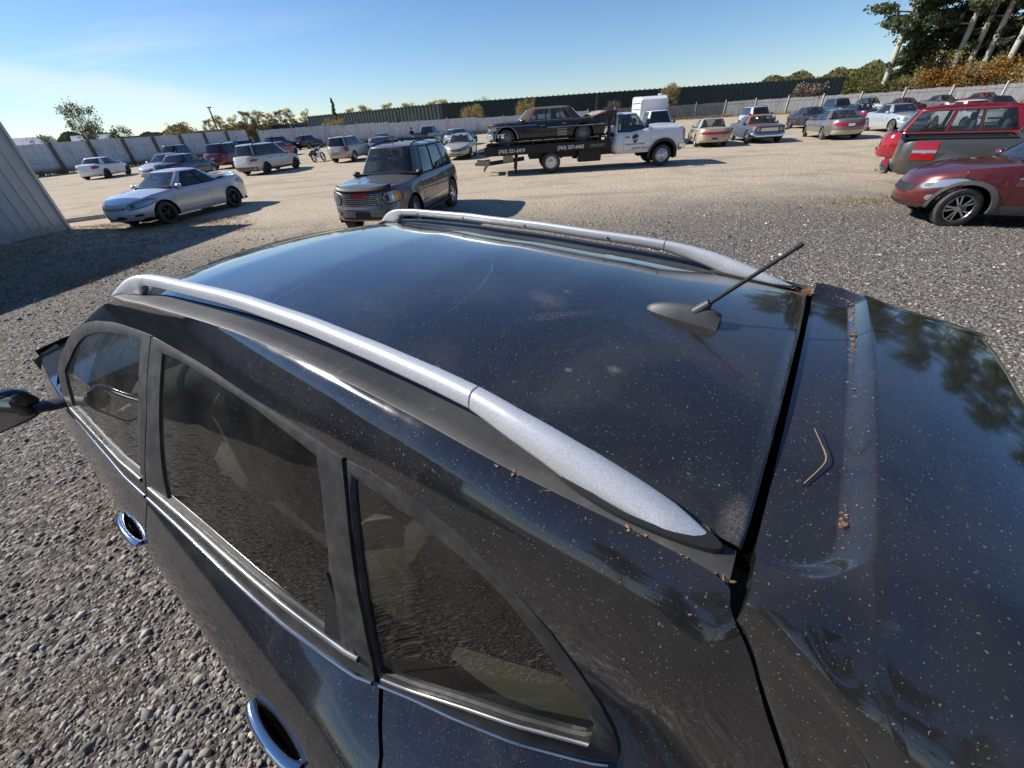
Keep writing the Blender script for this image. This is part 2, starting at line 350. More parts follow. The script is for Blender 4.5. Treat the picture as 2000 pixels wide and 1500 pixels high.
SED = dict(L=4.8, W=1.8, H=1.44, wb=2.72, fo=.95, r=.32, sill=.22, nose=.66, hood=.92, belt=.93, deck=.98, tail=.80,
           cowl=.92, rf=.12, rr=-.95, rb=-1.62, wr=.56, na=(6, 2.6), ra=(7, 3.0), side=[(.17, .475), (.505, .86)], crown=.05)
def build_vehicle(name, sp, mats, label, cat, loc, yaw, group=None, z=0.):
    """passenger vehicle: x forward, y left, origin on the ground between the axles"""
    S = dict(SED); S.update(sp)
    L, W, H, wb, r = S['L'], S['W'], S['H'], S['wb'], S['r']
    root = empty(name, (loc[0], loc[1], z), radians(yaw)); tag(root, label, cat, group)
    body_m, glass_m = mats.get('body'), mats.get('glass', 'glass_dark')
    xN = wb/2+S['fo']; xT = xN-L; xc = (xN+xT)/2
    if 'xT' in S: xT = S['xT']; xc = S.get('xc', (xN+xT)/2)
    axles = S.get('axles', [wb/2, -wb/2])
    sill = S['sill']
    prof = S.get('prof') or [(xT, S['tail']), (xT+.10, S['deck']-.03), (xT+.35, S['deck']), (S['rb'], S['deck']), (S['rr'], S['belt']+.01), (0, S['belt']), (S['cowl'], S['hood']), (xN-.75, S['hood']-.06), (xN-.28, S['nose']+.08), (xN-.06, S['nose']+.01), (xN, S['nose']-.02)]
    px, pz = zip(*prof)
    # smooth shoulder profile
    xs_ = np.linspace(px[0], px[-1], 200); zs_ = np.interp(xs_, px, pz)
    for _ in range(S.get('psm', 6)): zs_[1:-1] = zs_[1:-1]*.5+(zs_[:-2]+zs_[2:])*.25
    zsh = lambda x: np.interp(x, xs_, zs_)
    nT = S.get('nose_t', [(0, -.10), (.12, -.03), (.35, 0), (.55, -.005), (.75, -.05), (1, -.12)])
    tT = S.get('tail_t', [(0, -.10), (.12, -.02), (.35, 0), (.55, -.01), (.8, -.05), (1, -.10)])
    wT = S.get('wid_t', [(0, .935), (.12, .975), (.40, 1.), (.62, .995), (.80, .975), (.93, .945), (1, .90)])
    f_ = lambda T, t: np.interp(t, [a for a, _ in T], [b for _, b in T])
    (aF, bF), (aR, bR) = S['na'], S['ra']
    def hl(front, t): return (xN+f_(nT, t)-xc) if front else (xc-(xT-f_(tT, t)))
    def side_y(x, t):
        fr = x >= xc; h = hl(fr, t); a, b = (aF, bF) if fr else (aR, bR)
        return W/2*f_(wT, t)*max(0., 1-min(1., abs(x-xc)/h)**a)**(1/b)
    def end_pt(front, eta, t):
        a, b = (aF, bF) if front else (aR, bR); h = hl(front, t)
        x = xc+(1 if front else -1)*h*max(0., 1-abs(eta)**b)**(1/a); y = eta*W/2*f_(wT, t)
        s0 = sill+S.get('lift', .04); z = s0+t*(zsh(x)-s0); return (x, y, z)
    arch = S.get('arch', r*1.16); af = S.get('archz', 1.0)
    def zbot(x):
        zz = sill
        for ax in axles:
            d = arch**2-(x-ax)**2
            if d > 0: zz = max(zz, min(r+d**.5*af, zsh(x)-.10))
        return zz
    def tz(x, z): return np.clip((z-sill)/(zsh(x)-sill), 0, 1)
    def side_pt(x, z, s=1, off=0.): return (x, s*(side_y(x, tz(x, z))+off), z)
    nt_ = 12
    lev = np.r_[np.linspace(0, .8, 8), .87, .93, .97, 1.]
    etaX = .90
    xfe, xre = end_pt(True, etaX, .4)[0], end_pt(False, etaX, .4)[0]
    xs = set(np.linspace(xre, xfe, 34))
    for ax in axles:
        xs |= set(ax+arch*np.array([-1.02, -.999, -.97, -.9, -.75, -.5, -.25, 0, .25, .5, .75, .9, .97, .999, 1.02]))
    xs = sorted(x for x in xs if xre < x < xfe)
    cols = []
    for e in np.linspace(0, etaX, 9): cols.append([end_pt(False, e, t) for t in lev])
    for x in xs:
        zb_ = zbot(x); z1 = zsh(x); c = []
        for t in lev:
            z = zb_+t*(z1-zb_); fl = 0.
            for ax in axles:
                d = ((x-ax)**2+(z-r)**2)**.5; fl = max(fl, S.get('flare', .012)*max(0, 1-abs(d-arch)/.09))
            c.append((x, side_y(x, tz(x, z))+fl, z))
        cols.append(c)
    for e in np.linspace(etaX, 0, 9): cols.append([end_pt(True, e, t) for t in lev])
    left = np.array(cols); right = left[1:-1][::-1].copy(); right[:, :, 1] *= -1
    ring = np.concatenate([left, right])
    bed = S.get('bed')
    mb = MB().grid(ring, close_u=True)
    # top skin
    K = 7; crown = S['crown']; crf = crown if callable(crown) else (lambda x: crown)
    edge = ring[:, -1]; Gt = [edge]
    for k in range(1, K+1):
        q = k/K; row = []
        for E in edge:
            sx = np.clip(E[0], xT+.55, xN-.55); x = E[0]+(sx-E[0])*q; y = E[1]*(1-q)
            row.append((x, y, zsh(x)+crf(x)*(1-(1-q)**2)))
        Gt.append(row)
    Gt = np.array(Gt)
    if bed:
        b0 = len(mb.v); mb.v += [tuple(p) for p in Gt.reshape(-1, 3)]; n1 = Gt.shape[1]
        for i in range(K):
            for j in range(n1):
                q = [(i, j), (i, (j+1) % n1), (i+1, (j+1) % n1), (i+1, j)]
                if np.mean([Gt[a][b][0] for a, b in q]) > bed: mb.f.append(tuple(b0+a*n1+b for a, b in q))
    else: mb.grid(Gt, close_v=True)
    body = mb.build('body', body_m, root, auto=50)
    if bed:
        wi = W/2*.90-.07; m = MB(); zt = zsh(bed-.4)
        m.add([(bed, -wi, zt), (bed, wi, zt), (xT+.10, wi, zt), (xT+.10, -wi, zt), (bed, -wi, zt-.52), (bed, wi, zt-.52), (xT+.10, wi, zt-.52), (xT+.10, -wi, zt-.52)],
              [(4, 5, 6, 7), (0, 4, 7, 3), (1, 2, 6, 5), (0, 1, 5, 4), (3, 7, 6, 2)]).build('bed_liner', 'plastic_black', root, smooth=False)
        m = MB()
        for s in (1, -1): m.box(((bed+xT)/2, s*(wi+.045), zt+.006), (bed-xT-.02, .13, .03), .01)
        m.box((xT+.05, 0, zt+.004), (.10, 2*wi, .028), .01); m.build('bed_rail', mats.get('bedrail', 'plastic_black'), root)
    # underbody, wheel wells
    MB().box(((xN+xT)/2, 0, sill+.03), (L*.86 if 'xT' not in S else (xN-xT)*.9, W*.80, .10)).build('underbody', 'void', root)
    for ax in axles:
        for s in (1, -1):
            m = MB(); ang = np.linspace(-.25, pi+.25, 20); ra_ = arch*1.03; y1 = side_y(ax, .35)-.012
            G = [[(ax+ra_*cos(a), s*y, r+ra_*af*sin(a)) for a in ang] for y in (y1, y1-.30)]+[[(ax+.02*cos(a), s*(y1-.30), r+.02*sin(a)) for a in ang]]
            m.grid(G, flip=s < 0).build('wheel_well', 'void', root)
    sty = mats.get('rim', ('spoke5', 'alu'))
    for i, ax in enumerate(axles):
        for s in (1, -1):
            st = mats.get('rim_l', sty) if s > 0 else sty
            wheel_at(root, ax, s*(side_y(ax, .3)-S.get('wi', .12)), r, s, st[0], st[1], yaw=S.get('steer', 0.) if i == 0 else 0.)
    # ---- greenhouse
    cowl, rf, rr, rb, wr = S['cowl'], S['rf'], S['rr'], S['rb'], S['wr']
    zbt = lambda x: zsh(x)-.015
    zb0 = min(zsh(cowl), zsh(rb))-.02; zr = H-S.get('rcrown', .055)
    wbse = S.get('wbase', W/2*.90-.015)
    def xF(t): return cowl+(rf-cowl)*(t**S.get('wexp', .92))
    def xR(t): return rb+(rr-rb)*(t**S.get('rexp', .85))
    ga, gb = S.get('ga', (10, 3.2)), S.get('gb', (10, 3.2))
    def gw(t): return wbse+(wr-wbse)*t+S.get('gbulge', .035)*t*(1-t)*2
    def gz(t): return zb0+(zr-zb0)*t
    def gside(x, t, off=0.):
        a, b = xR(t), xF(t); c = (a+b)/2; h = (b-a)/2; ex = ga if x > c else gb
        return gw(t)*max(0., 1-min(1., abs(x-c)/h)**ex[0])**(1/ex[1])+off
    def gend(front, eta, t, off=0.):
        a, b = xR(t), xF(t); c = (a+b)/2; h = (b-a)/2; ex = ga if front else gb
        x = c+(1 if front else -1)*(h*max(0., 1-abs(eta)**ex[1])**(1/ex[0])+off); return (x, eta*gw(t), gz(t))
    w0 = S.get('ws', (.80, .07, .95)); bw = S.get('bs', (.80, .10, .93)); t0, t1 = S.get('side_t', (.10, .92))
    EX = .86
    def levels(lo, hi): return np.r_[0., np.linspace(lo, hi, 8), 1.]
    colsg = []; tagc = []
    be = bw[0] if bw else .80
    for e in np.r_[np.linspace(0, be, 7), EX]: colsg.append([gend(False, e, t) for t in levels(*(bw[1:] if bw else (.1, .93)))]); tagc.append(('R', e))
    fs_ = set(np.linspace(.04, .96, 5))
    for f0, f1 in S['side']: fs_ = {f for f in fs_ if not (f0-.02 < f < f1+.02)} | set(np.linspace(f0, f1, 6))
    fs_ = sorted(fs_)
    def spt(f, t, off=0.):
        x0, x1 = gend(False, EX, t)[0], gend(True, EX, t)[0]; x = x0+(x1-x0)*f; return (x, gside(x, t, off), gz(t))
    for f in fs_: colsg.append([spt(f, t) for t in levels(t0, t1)]); tagc.append(('S', f))
    for e in np.r_[EX, np.linspace(w0[0], 0, 7)]: colsg.append([gend(True, e, t) for t in levels(*w0[1:])]); tagc.append(('F', e))
    left = np.array(colsg); right = left[1:-1][::-1].copy(); right[:, :, 1] *= -1; rg = np.concatenate([left, right]); tg = tagc+tagc[1:-1][::-1]
    def is_open(i, j):
        if not 1 <= j <= 7: return False
        (ka, va), (kb, vb_) = tg[i], tg[(i+1) % len(tg)]
        if ka != kb: return False
        if ka == 'R': return bool(bw) and max(va, vb_) <= be+1e-6
        if ka == 'F': return max(va, vb_) <= w0[0]+1e-6
        lo, hi = min(va, vb_), max(va, vb_); return any(f0-1e-6 <= lo and hi <= f1+1e-6 for f0, f1 in S['side'])
    mb = MB(); na_, nb_ = rg.shape[:2]; mb.v += [tuple(p) for p in rg.reshape(-1, 3)]
    for i in range(na_):
        for j in range(nb_-1):
            if not is_open(i, j): mb.f.append((i*nb_+j, ((i+1) % na_)*nb_+j, ((i+1) % na_)*nb_+j+1, i*nb_+j+1))
    e0 = rg[:, -1]; cx = (xF(1)+xR(1))/2; rows = [e0]; hl_ = (xF(1)-xR(1))/2
    for k in range(1, 9):
        q = k/8; ins = cos(q*pi/2) if k < 8 else 0.
        row = []
        for E in e0:
            dx = E[0]-cx; tx = cx+np.clip(dx, -(hl_-.45), hl_-.45)
            x = tx+(E[0]-tx)*ins; y = E[1]*ins
            row.append((x, y, zr+(H-zr)*(1-(ins)**2.6)-.02*((x-cx)/hl_)**2*(1-ins)))
        rows.append(row)
    mb.grid(np.array(rows), close_v=True)
    mb.build('cabin', mats.get('roof', body_m), root, auto=50)
    MB().grid(np.array([[(p[0], p[1]*.97, p[2]-.03) for p in r_] for r_ in rows]), close_v=True, flip=True).build('headliner', 'interior_light', root)
    def patch(fn, name, mat, parent, nu=10, nv=7):
        return MB().grid([[fn(i/nu, j/nv) for j in range(nv+1)] for i in range(nu+1)]).build(name, mat, parent, auto=60)
    def ring(fn, ga_, gb_, name, mat):
        """seal: strip round the opening; fn(a,b,off) with a,b outside 0..1 allowed"""
        L_ = [(i/10, 0.) for i in range(10)]+[(1., i/6) for i in range(6)]+[(1-i/10, 1.) for i in range(10)]+[(0., 1-i/6) for i in range(6)]
        ex = lambda a, b: (a+ga_*(2*a-1), b+gb_*(2*b-1))
        G = [[fn(*ex(a, b), .004) for a, b in L_], [fn(a, b, .005) for a, b in L_], [fn(a, b, -.010) for a, b in L_]]
        return MB().grid(G, close_v=True).build(name, mat, root, auto=40)
    gm = glass_m
    def ends(front, e0_, ta, tb):
        return lambda a, b, off=-.004: gend(front, -e0_+2*e0_*(a if front else 1-a), ta+(tb-ta)*b, off)
    fw_ = ends(True, w0[0], w0[1], w0[2]); ring(fw_, .025, .04, 'windshield_seal', 'seam'); patch(fw_, 'windshield', mats.get('ws', gm), root, 14)
    for k_ in (-1, 1):
        a0, a1 = gend(True, .05*k_+.28*k_, .05, .02), gend(True, .62 if k_ > 0 else -.05, .14, .02)
        MB().bar(a0, a1, .02).build('wiper', 'plastic_black', root)
    if bw:
        fb_ = ends(False, bw[0], bw[1], bw[2]); ring(fb_, .025, .04, 'rear_window_seal', 'seam'); patch(fb_, 'rear_window', mats.get('rw', gm), root, 14)
    for s in (1, -1):
        for wi_, (f0, f1) in enumerate(S['side']):
            def fn(a, b, off=-.004):
                p = spt(f0+(f1-f0)*(a if s < 0 else 1-a), t0+(t1-t0)*b, off); return (p[0], s*p[1], p[2])
            ring(fn, .045, .05, 'window_seal', mats.get('wtrim', 'seam')); patch(fn, 'side_window', mats.get('sg', gm), root, 10, 5)
    # cabin furniture seen through the glass
    MB().grid([[(x, y*(wbse-.06), zsh(x)+crf(x)+.012) for y in (-1, 1)] for x in np.linspace(rb+.10, cowl-.12, 8)]).build('cabin_floor', 'interior', root)
    hb = H-zb0; xa = xR(.5); xb_ = xF(.5); nr = S.get('rows', 2)
    rows_x = [xb_-.62] + ([xb_-1.42] if nr > 1 and xb_-1.42 > xa+.15 else [])
    for ri_, x in enumerate(rows_x):
        for y in ((.36, -.36) if ri_ == 0 else (.38, 0., -.38)):
            zz = zsh(x)+.01
            o = MB().box((x, y, zz+hb*.20), (.15, .44, hb*.46), .05).build('seat_back', mats.get('seat', 'seat_cloth'), root, auto=60)
            MB().box((x-.02, y, zz+hb*.55), (.09, .24, hb*.24), .04).build('headrest', mats.get('seat', 'seat_cloth'), o, auto=60)
    MB().box((cowl-.38, 0, zsh(cowl)+.02), (.42, wbse*1.75, .13), .05).build('dashboard', 'interior', root, auto=60)
    MB().tube([(cowl-.66+.05*sin(a), .36+.17*cos(a), zsh(cowl)+.06+.14*sin(a)) for a in np.linspace(0, 2*pi, 17)], .016, 6, False).build('steering_wheel', 'plastic_black', root)
    # ---- doors
    for s in (1, -1):
        for di, (xa, xb) in enumerate(S.get('doors', [(-.95, -.06), (-.05, .85)])):
            def fn(a, b, off, g=0.):
                x = xa-g+(xb-xa+2*g)*(a if s < 0 else 1-a); zl = max(sill+.10, zbot(x)+.02)-g; zh = zsh(x)-.035
                return side_pt(x, zl+(zh-zl)*b, s, off)
            dm = mats.get('door%d%s' % (di, 'l' if s > 0 else 'r'), body_m)
            patch(lambda a, b: fn(a, b, .001, .009), 'door_seam', 'seam', root, 14, 8)
            d = patch(lambda a, b: fn(a, b, .004), 'door', dm, root, 14, 8)
            hx = xa+.14; hz = zsh(hx)-.16
            P = side_pt(hx, hz, s, .016); MB().box(P, (.20, .035, .035), .012).build('door_handle', mats.get('handle', body_m), d)
        if mats.get('mould'):
            G = [[side_pt(x, z_, s, .014) for z_ in (.52, .56)] for x in np.linspace(-wb/2+arch+.05, wb/2-arch-.05, 14)]
            MB().grid(G, flip=s < 0).build('side_moulding', mats['mould'], root)
        if mats.get('clad'):
            zc = S.get('cladz', .36)
            G = [[side_pt(x, z_, s, .010) for z_ in (max(sill, zbot(x)), max(sill, zbot(x))*.5+zc*.5, zc)] for x in np.linspace(-wb/2+arch+.02, wb/2-arch-.02, 16)]
            MB().grid(G, flip=s < 0).build('sill_cladding', mats['clad'], root)
        if mats.get('flare'):
            for ax in axles:
                G = []
                for a in np.linspace(-.18, pi+.18, 24):
                    row = []
                    for k in (arch*.985, arch*1.04, arch+S.get('flarew', .07)):
                        x, z_ = ax+k*cos(a), r+k*af*sin(a); row.append((x, s*(side_y(x, tz(x, z_))+S.get('flareo', .022)), z_))
                    row.insert(0, (row[0][0], row[0][1]-s*.05, row[0][2])); G.append(row)
                MB().grid(G, flip=s > 0).build('wheel_arch_trim', mats['flare'], root)
        # mirrors
        if not S.get('nomirror'):
            mx = cowl-.42*(cowl-rf)-.02; my = gside(mx, .12)
            P = (mx, s*(my+.14), zsh(mx)+S.get('mz', .06)); ms = S.get('ms', (.12, .19, .13))
            mo = MB().box(P, ms, .045).build('door_mirror', mats.get('mirror', body_m), root, auto=60)
            MB().box((P[0]-ms[0]/2-.002, P[1], P[2]), (.006, ms[1]*.82, ms[2]*.78)).build('mirror_glass', 'mirror_glass', mo)
            MB().bar((mx, s*(my-.03), P[2]-.04), (mx, s*(my+.10), P[2]-.02), .05).build('mirror_arm', 'plastic_black', mo)
    # ---- lamps, grille, plates
    def endpatch(front, e0_, e1_, t0_, t1_, off, name, mat, parent=root, nu=12, nv=4):
        rnd = name in ('headlight', 'taillight', 'fog_lamp', 'fog_lamp_recess', 'air_intake', 'turn_signal', 'fog_recess') and abs(e1_-e0_) < 1.3
        def fn(a, b):
            aa = a if front else 1-a
            # superelliptic outline
            rk = max(.22, (1-abs(2*aa-1)**4)**.5) if rnd else 1.
            e = e0_+(e1_-e0_)*aa; t = t0_+(t1_-t0_)*(.5+(b-.5)*rk)
            P = np.array(end_pt(front, e, t)); nrm = np.array([P[0]-xc, P[1]*1.2, 0]); n2 = np.array([(1 if front else -1)*1., 0, 0])
            Q = np.array(end_pt(front, e+.01, t))-np.array(end_pt(front, e-.01, t)); nn = np.array([Q[1], -Q[0], 0.]); nn /= np.linalg.norm(nn)+1e-9
            if nn[0]*(1 if front else -1) < 0: nn = -nn
            return P+nn*off
        return patch(fn, name, mat, parent, nu, nv)
    for it in S.get('front', []):
        nm, mt, e0_, e1_, ta, tb, off = it[:7]
        if nm == 'headlight':
            for q_ in ((1, -1) if len(it) > 7 else (1,)): endpatch(True, (e0_-.025)*q_ if q_ > 0 else -(e1_+.015), (e1_+.015) if q_ > 0 else -(e0_-.025), ta-.035, tb+.03, off-.004, 'headlight', 'plastic_black')
            o_ = endpatch(True, e0_+(e1_-e0_)*.15, e0_+(e1_-e0_)*.42, ta+(tb-ta)*.2, tb-(tb-ta)*.15, off+.003, 'headlight', 'plastic_grey')
            o_ = endpatch(True, -(e0_+(e1_-e0_)*.42), -(e0_+(e1_-e0_)*.15), ta+(tb-ta)*.2, tb-(tb-ta)*.15, off+.003, 'headlight', 'plastic_grey')
        o = endpatch(True, e0_, e1_, ta, tb, off, nm, mt)
        if len(it) > 7 and it[7]: endpatch(True, -e1_, -e0_, ta, tb, off, nm, mt)
    for it in S.get('rear', []):
        nm, mt, e0_, e1_, ta, tb, off = it[:7]
        o = endpatch(False, e0_, e1_, ta, tb, off, nm, mt)
        if len(it) > 7 and it[7]: endpatch(False, -e1_, -e0_, ta, tb, off, nm, mt)
    if S.get('rails'):
        for s in (1, -1):
            y = wr*.86; x0, x1 = xR(1)+.15, xF(1)-.12; zt = H-.03
            P = [(x0, s*y, zt-.05), (x0+.10, s*y, zt+.03), ((x0+x1)/2, s*y, zt+.055), (x1-.12, s*y, zt+.03), (x1, s*y, zt-.05)]
            MB().tube(smooth_path(P, 16, 2), .018, 6).build('roof_rail', mats.get('railm', 'plastic_black'), root)
    root['_'] = 0; del root['_']
    return root, dict(side_pt=side_pt, end_pt=end_pt, zsh=zsh, gend=gend, gside=gside, gz=gz, xF=xF, xR=xR, xN=xN, xT=xT, endpatch=endpatch, zbot=zbot, side_y=side_y)
# ================================================================== the black crossover in the foreground
simple('trim_black', (.016, .016, .017), .42, nz=.35, nscale=40)
simple('rubber', (.012, .012, .012), .7)
simple('void', (.002, .002, .002), 1., spec=0.)
simple('chrome', (.75, .76, .78), .08, 1.)
simple('alu', (.62, .63, .65), .30, 1.)
simple('tyre', (.022, .021, .020), .78, nz=.3, nscale=14)
simple('tyre_dusty', (.060, .055, .048), .85, nz=.3, nscale=14)
simple('interior', (.035, .033, .032), .8, nz=.2)
simple('interior_light', (.30, .29, .26), .85)
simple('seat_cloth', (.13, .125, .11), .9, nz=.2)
simple('mirror_glass', (.85, .87, .9), .02, 1.)
def crossover_mats():
    m, nt, b = new_mat('black_paint')
    # a near black metallic with settled dust, wiped patches and a smear
    fac = dust_layer(nt, b, (.0080, .0085, .0105), .046)
    b.inputs['Specular IOR Level'].default_value = .5; b.inputs['Metallic'].default_value = .0
    m, nt, b = new_mat('roof_paint')
    fac = dust_layer(nt, b, (.0080, .0085, .0105), .066, seed=3.)
    # dust smear and drying rings on the roof, in the car's own coordinates
    base_in = b.inputs['Base Color'].links[0].from_socket
    tc = tcoord(nt)
    def blob(cx, cy, sx, sy, rot, fr, lo, hi, amt):
        v = mapping(nt, tc, loc=(-cx, -cy, 0)); v = mapping(nt, v, rot=(0, 0, rot)); v = mapping(nt, v, scale=(1/sx, 1/sy, 0))
        ln = N(nt, 'ShaderNodeVectorMath', operation='LENGTH'); lk(nt, v, ln.inputs[0])
        fall = rng_(nt, ln.outputs['Value'], 1., .1)
        n = rng_(nt, noise(nt, fr, 8, .75, tc, 1.2), lo, hi)
        return math_(nt, 'MULTIPLY', math_(nt, 'MULTIPLY', fall, n), amt)
    def ring(cx, cy, r, w, sq, amt):
        v = mapping(nt, tc, loc=(-cx, -cy, 0)); v = mapping(nt, v, scale=(1., sq, 0))
        wob = math_(nt, 'MULTIPLY', math_(nt, 'SUBTRACT', noise(nt, 3, 2, .5, tc), .5), r*.25)
        ln = N(nt, 'ShaderNodeVectorMath', operation='LENGTH'); lk(nt, v, ln.inputs[0])
        d = math_(nt, 'ABSOLUTE', math_(nt, 'SUBTRACT', math_(nt, 'ADD', ln.outputs['Value'], wob), r))
        return math_(nt, 'MULTIPLY', math_(nt, 'MULTIPLY', rng_(nt, d, w, 0), rng_(nt, noise(nt, 5, 4, .6, tc), .42, .62)), amt)
    fs = [blob(.54, .07, .09, .045, .3, 170, .42, .7, .34), blob(.47, .13, .15, .028, -.8, 180, .44, .7, .30), blob(.276, .254, .020, .016, 0, 240, .3, .6, .30), blob(.588, .425, .014, .010, 0, 240, .3, .6, .35),
          blob(.012, .45, .030, .055, 0, 320, .36, .66, .42), blob(.006, .0, .020, .55, 0, 300, .40, .70, .26), blob(.52, .0, .012, .010, 0, 240, .3, .6, .4), blob(.35, .30, .011, .009, 0, 240, .3, .6, .4),
          ring(.98, .28, .27, .0035, .62, .22), ring(.27, .255, .015, .003, 1., .35)]
    tot = fs[0]
    for f in fs[1:]: tot = math_(nt, 'MAXIMUM', tot, f)
    lk(nt, mixc(nt, tot, base_in, (.40, .36, .31)), b.inputs['Base Color'])
    cw = b.inputs['Coat Weight'].links[0].from_socket
    lk(nt, math_(nt, 'MULTIPLY', cw, math_(nt, 'SUBTRACT', 1., tot)), b.inputs['Coat Weight'])
    m, nt, b = new_mat('rail_silver')
    b.inputs['Metallic'].default_value = .35; b.inputs['Roughness'].default_value = .36
    f = noise(nt, 420, 2, .5, tcoord(nt)); st = noise(nt, 6, 6, .7, tcoord(nt))
    c = mixc(nt, rng_(nt, f, .35, .65), (.56, .57, .59), (.70, .705, .72)); c = mixc(nt, rng_(nt, st, .60, .8, 0, .5), c, (.30, .28, .25))
    lk(nt, c, b.inputs['Base Color']); b.inputs['Coat Weight'].default_value = .25; b.inputs['Coat Roughness'].default_value = .15
    m, nt, b = new_mat('moulding_grey')
    f = noise(nt, 30, 6, .65, tcoord(nt)); g = noise(nt, 2.5, 5, .6, tcoord(nt))
    c = mixc(nt, rng_(nt, g, .3, .75), (.030, .030, .031), (.085, .080, .074)); c = mixc(nt, rng_(nt, f, .55, .8, 0, .5), c, (.16, .145, .125))
    lk(nt, c, b.inputs['Base Color']); b.inputs['Roughness'].default_value = .6; bump(nt, b, f, .15, .002)
    m, nt, b = new_mat('side_paint')   # dusty door skins
    dust_layer(nt, b, (.0065, .0078, .0115), .055, seed=5.)
    m, nt, b = new_mat('frame_black')
    f = noise(nt, 14, 6, .65, tcoord(nt))
    lk(nt, mixc(nt, rng_(nt, f, .35, .8), (.022, .022, .023), (.075, .070, .064)), b.inputs['Base Color']); b.inputs['Roughness'].default_value = .45
    m, nt, b = new_mat('belt_silver')
    f = noise(nt, 25, 6, .65, mapping(nt, tcoord(nt), scale=(.15, 1, 1)))
    lk(nt, mixc(nt, rng_(nt, f, .35, .75), (.30, .30, .30), (.62, .61, .59)), b.inputs['Base Color']); b.inputs['Metallic'].default_value = .8; b.inputs['Roughness'].default_value = .30
    glass('glass_privacy', (.34, .36, .31), refl=.50, dust=.045)
    glass('glass_clear', (.62, .70, .65), refl=.70, dust=.05)
    simple('headlamp_aged', (.55, .47, .30), .25, 0., coat=.8)
    simple('taillight_red', (.35, .012, .015), .12, 0., coat=1.)
    simple('lamp_clear', (.42, .44, .46), .14, .55, coat=1.)
    simple('amber', (.75, .30, .03), .18, 0., coat=1.)
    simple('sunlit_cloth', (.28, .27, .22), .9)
crossover_mats()

CAR_POS, CAR_HEAD = (0.5723, 0.6572), 142.166
def zA(u): return I_(u, [-.1, 0, .25, .5, .9, 1.3, 1.7, 2.0, 2.3], [1.722, 1.735, 1.757, 1.775, 1.79, 1.792, 1.78, 1.757, 1.715])
_SU = [0, .119, .237, .334, .465, .674, .923, 1.176, 1.509, 1.855, 2.1]; _SV = [.534, .540, .551, .556, .555, .555, .562, .575, .608, .642, .645]
def vA(u): return I_(u, _SU, _SV)
def sw(u): return I_(u, [0, .12, .35], [.052, .060, .088])
def zb(u): return I_(u, [0, 1, 2, 3, 3.8, 4.4], [1.13, 1.115, 1.10, 1.085, 1.06, 1.0])
_BU = [-.75, -.3, -.1, .059, .091, .23, .369, .473, .563, .62, .754, .875, 1.01, 1.195, 1.473, 1.769, 1.991, 2.23, 2.587, 2.877, 3.4, 4.1, 4.4]
_BV = [.56, .58, .60, .619, .638, .699, .744, .773, .802, .822, .843, .860, .872, .885, .902, .923, .939, .944, .953, .963, .955, .925, .87]
def vb(u): return I_(u, _BU, _BV)
def vf(u): return I_(u, [-.2, 0., .3, .671, .955, 1.373, 1.719, 2.6], [.575, .60, .625, .633, .637, .638, .646, .676])
def zf(u): return zA(np.clip(u, 0, 2))-.12
def Gv(u, z):
    t = (z-zb(u))/(zf(u)-zb(u)); tt = np.clip(t, 0, 1); return vb(u)+(vf(u)-vb(u))*t+.08*tt*(1-tt)
def vmax(u): return I_(u, [-.8, -.4, 0, .5, 1., 1.6, 2.7, 3.4, 3.9, 4.2, 4.5], [.86, .95, 1.0, 1.02, 1.03, 1.035, 1.035, 1.03, 1.02, .97, .80])
def lowv(u, z):
    b = zb(u); t = np.clip((b-z)/.28, 0, 1); v = vb(u)+(vmax(u)-vb(u))*(1-(1-t)**2)
    return v-.07*np.clip((.80-z)/.5, 0, 1)**2

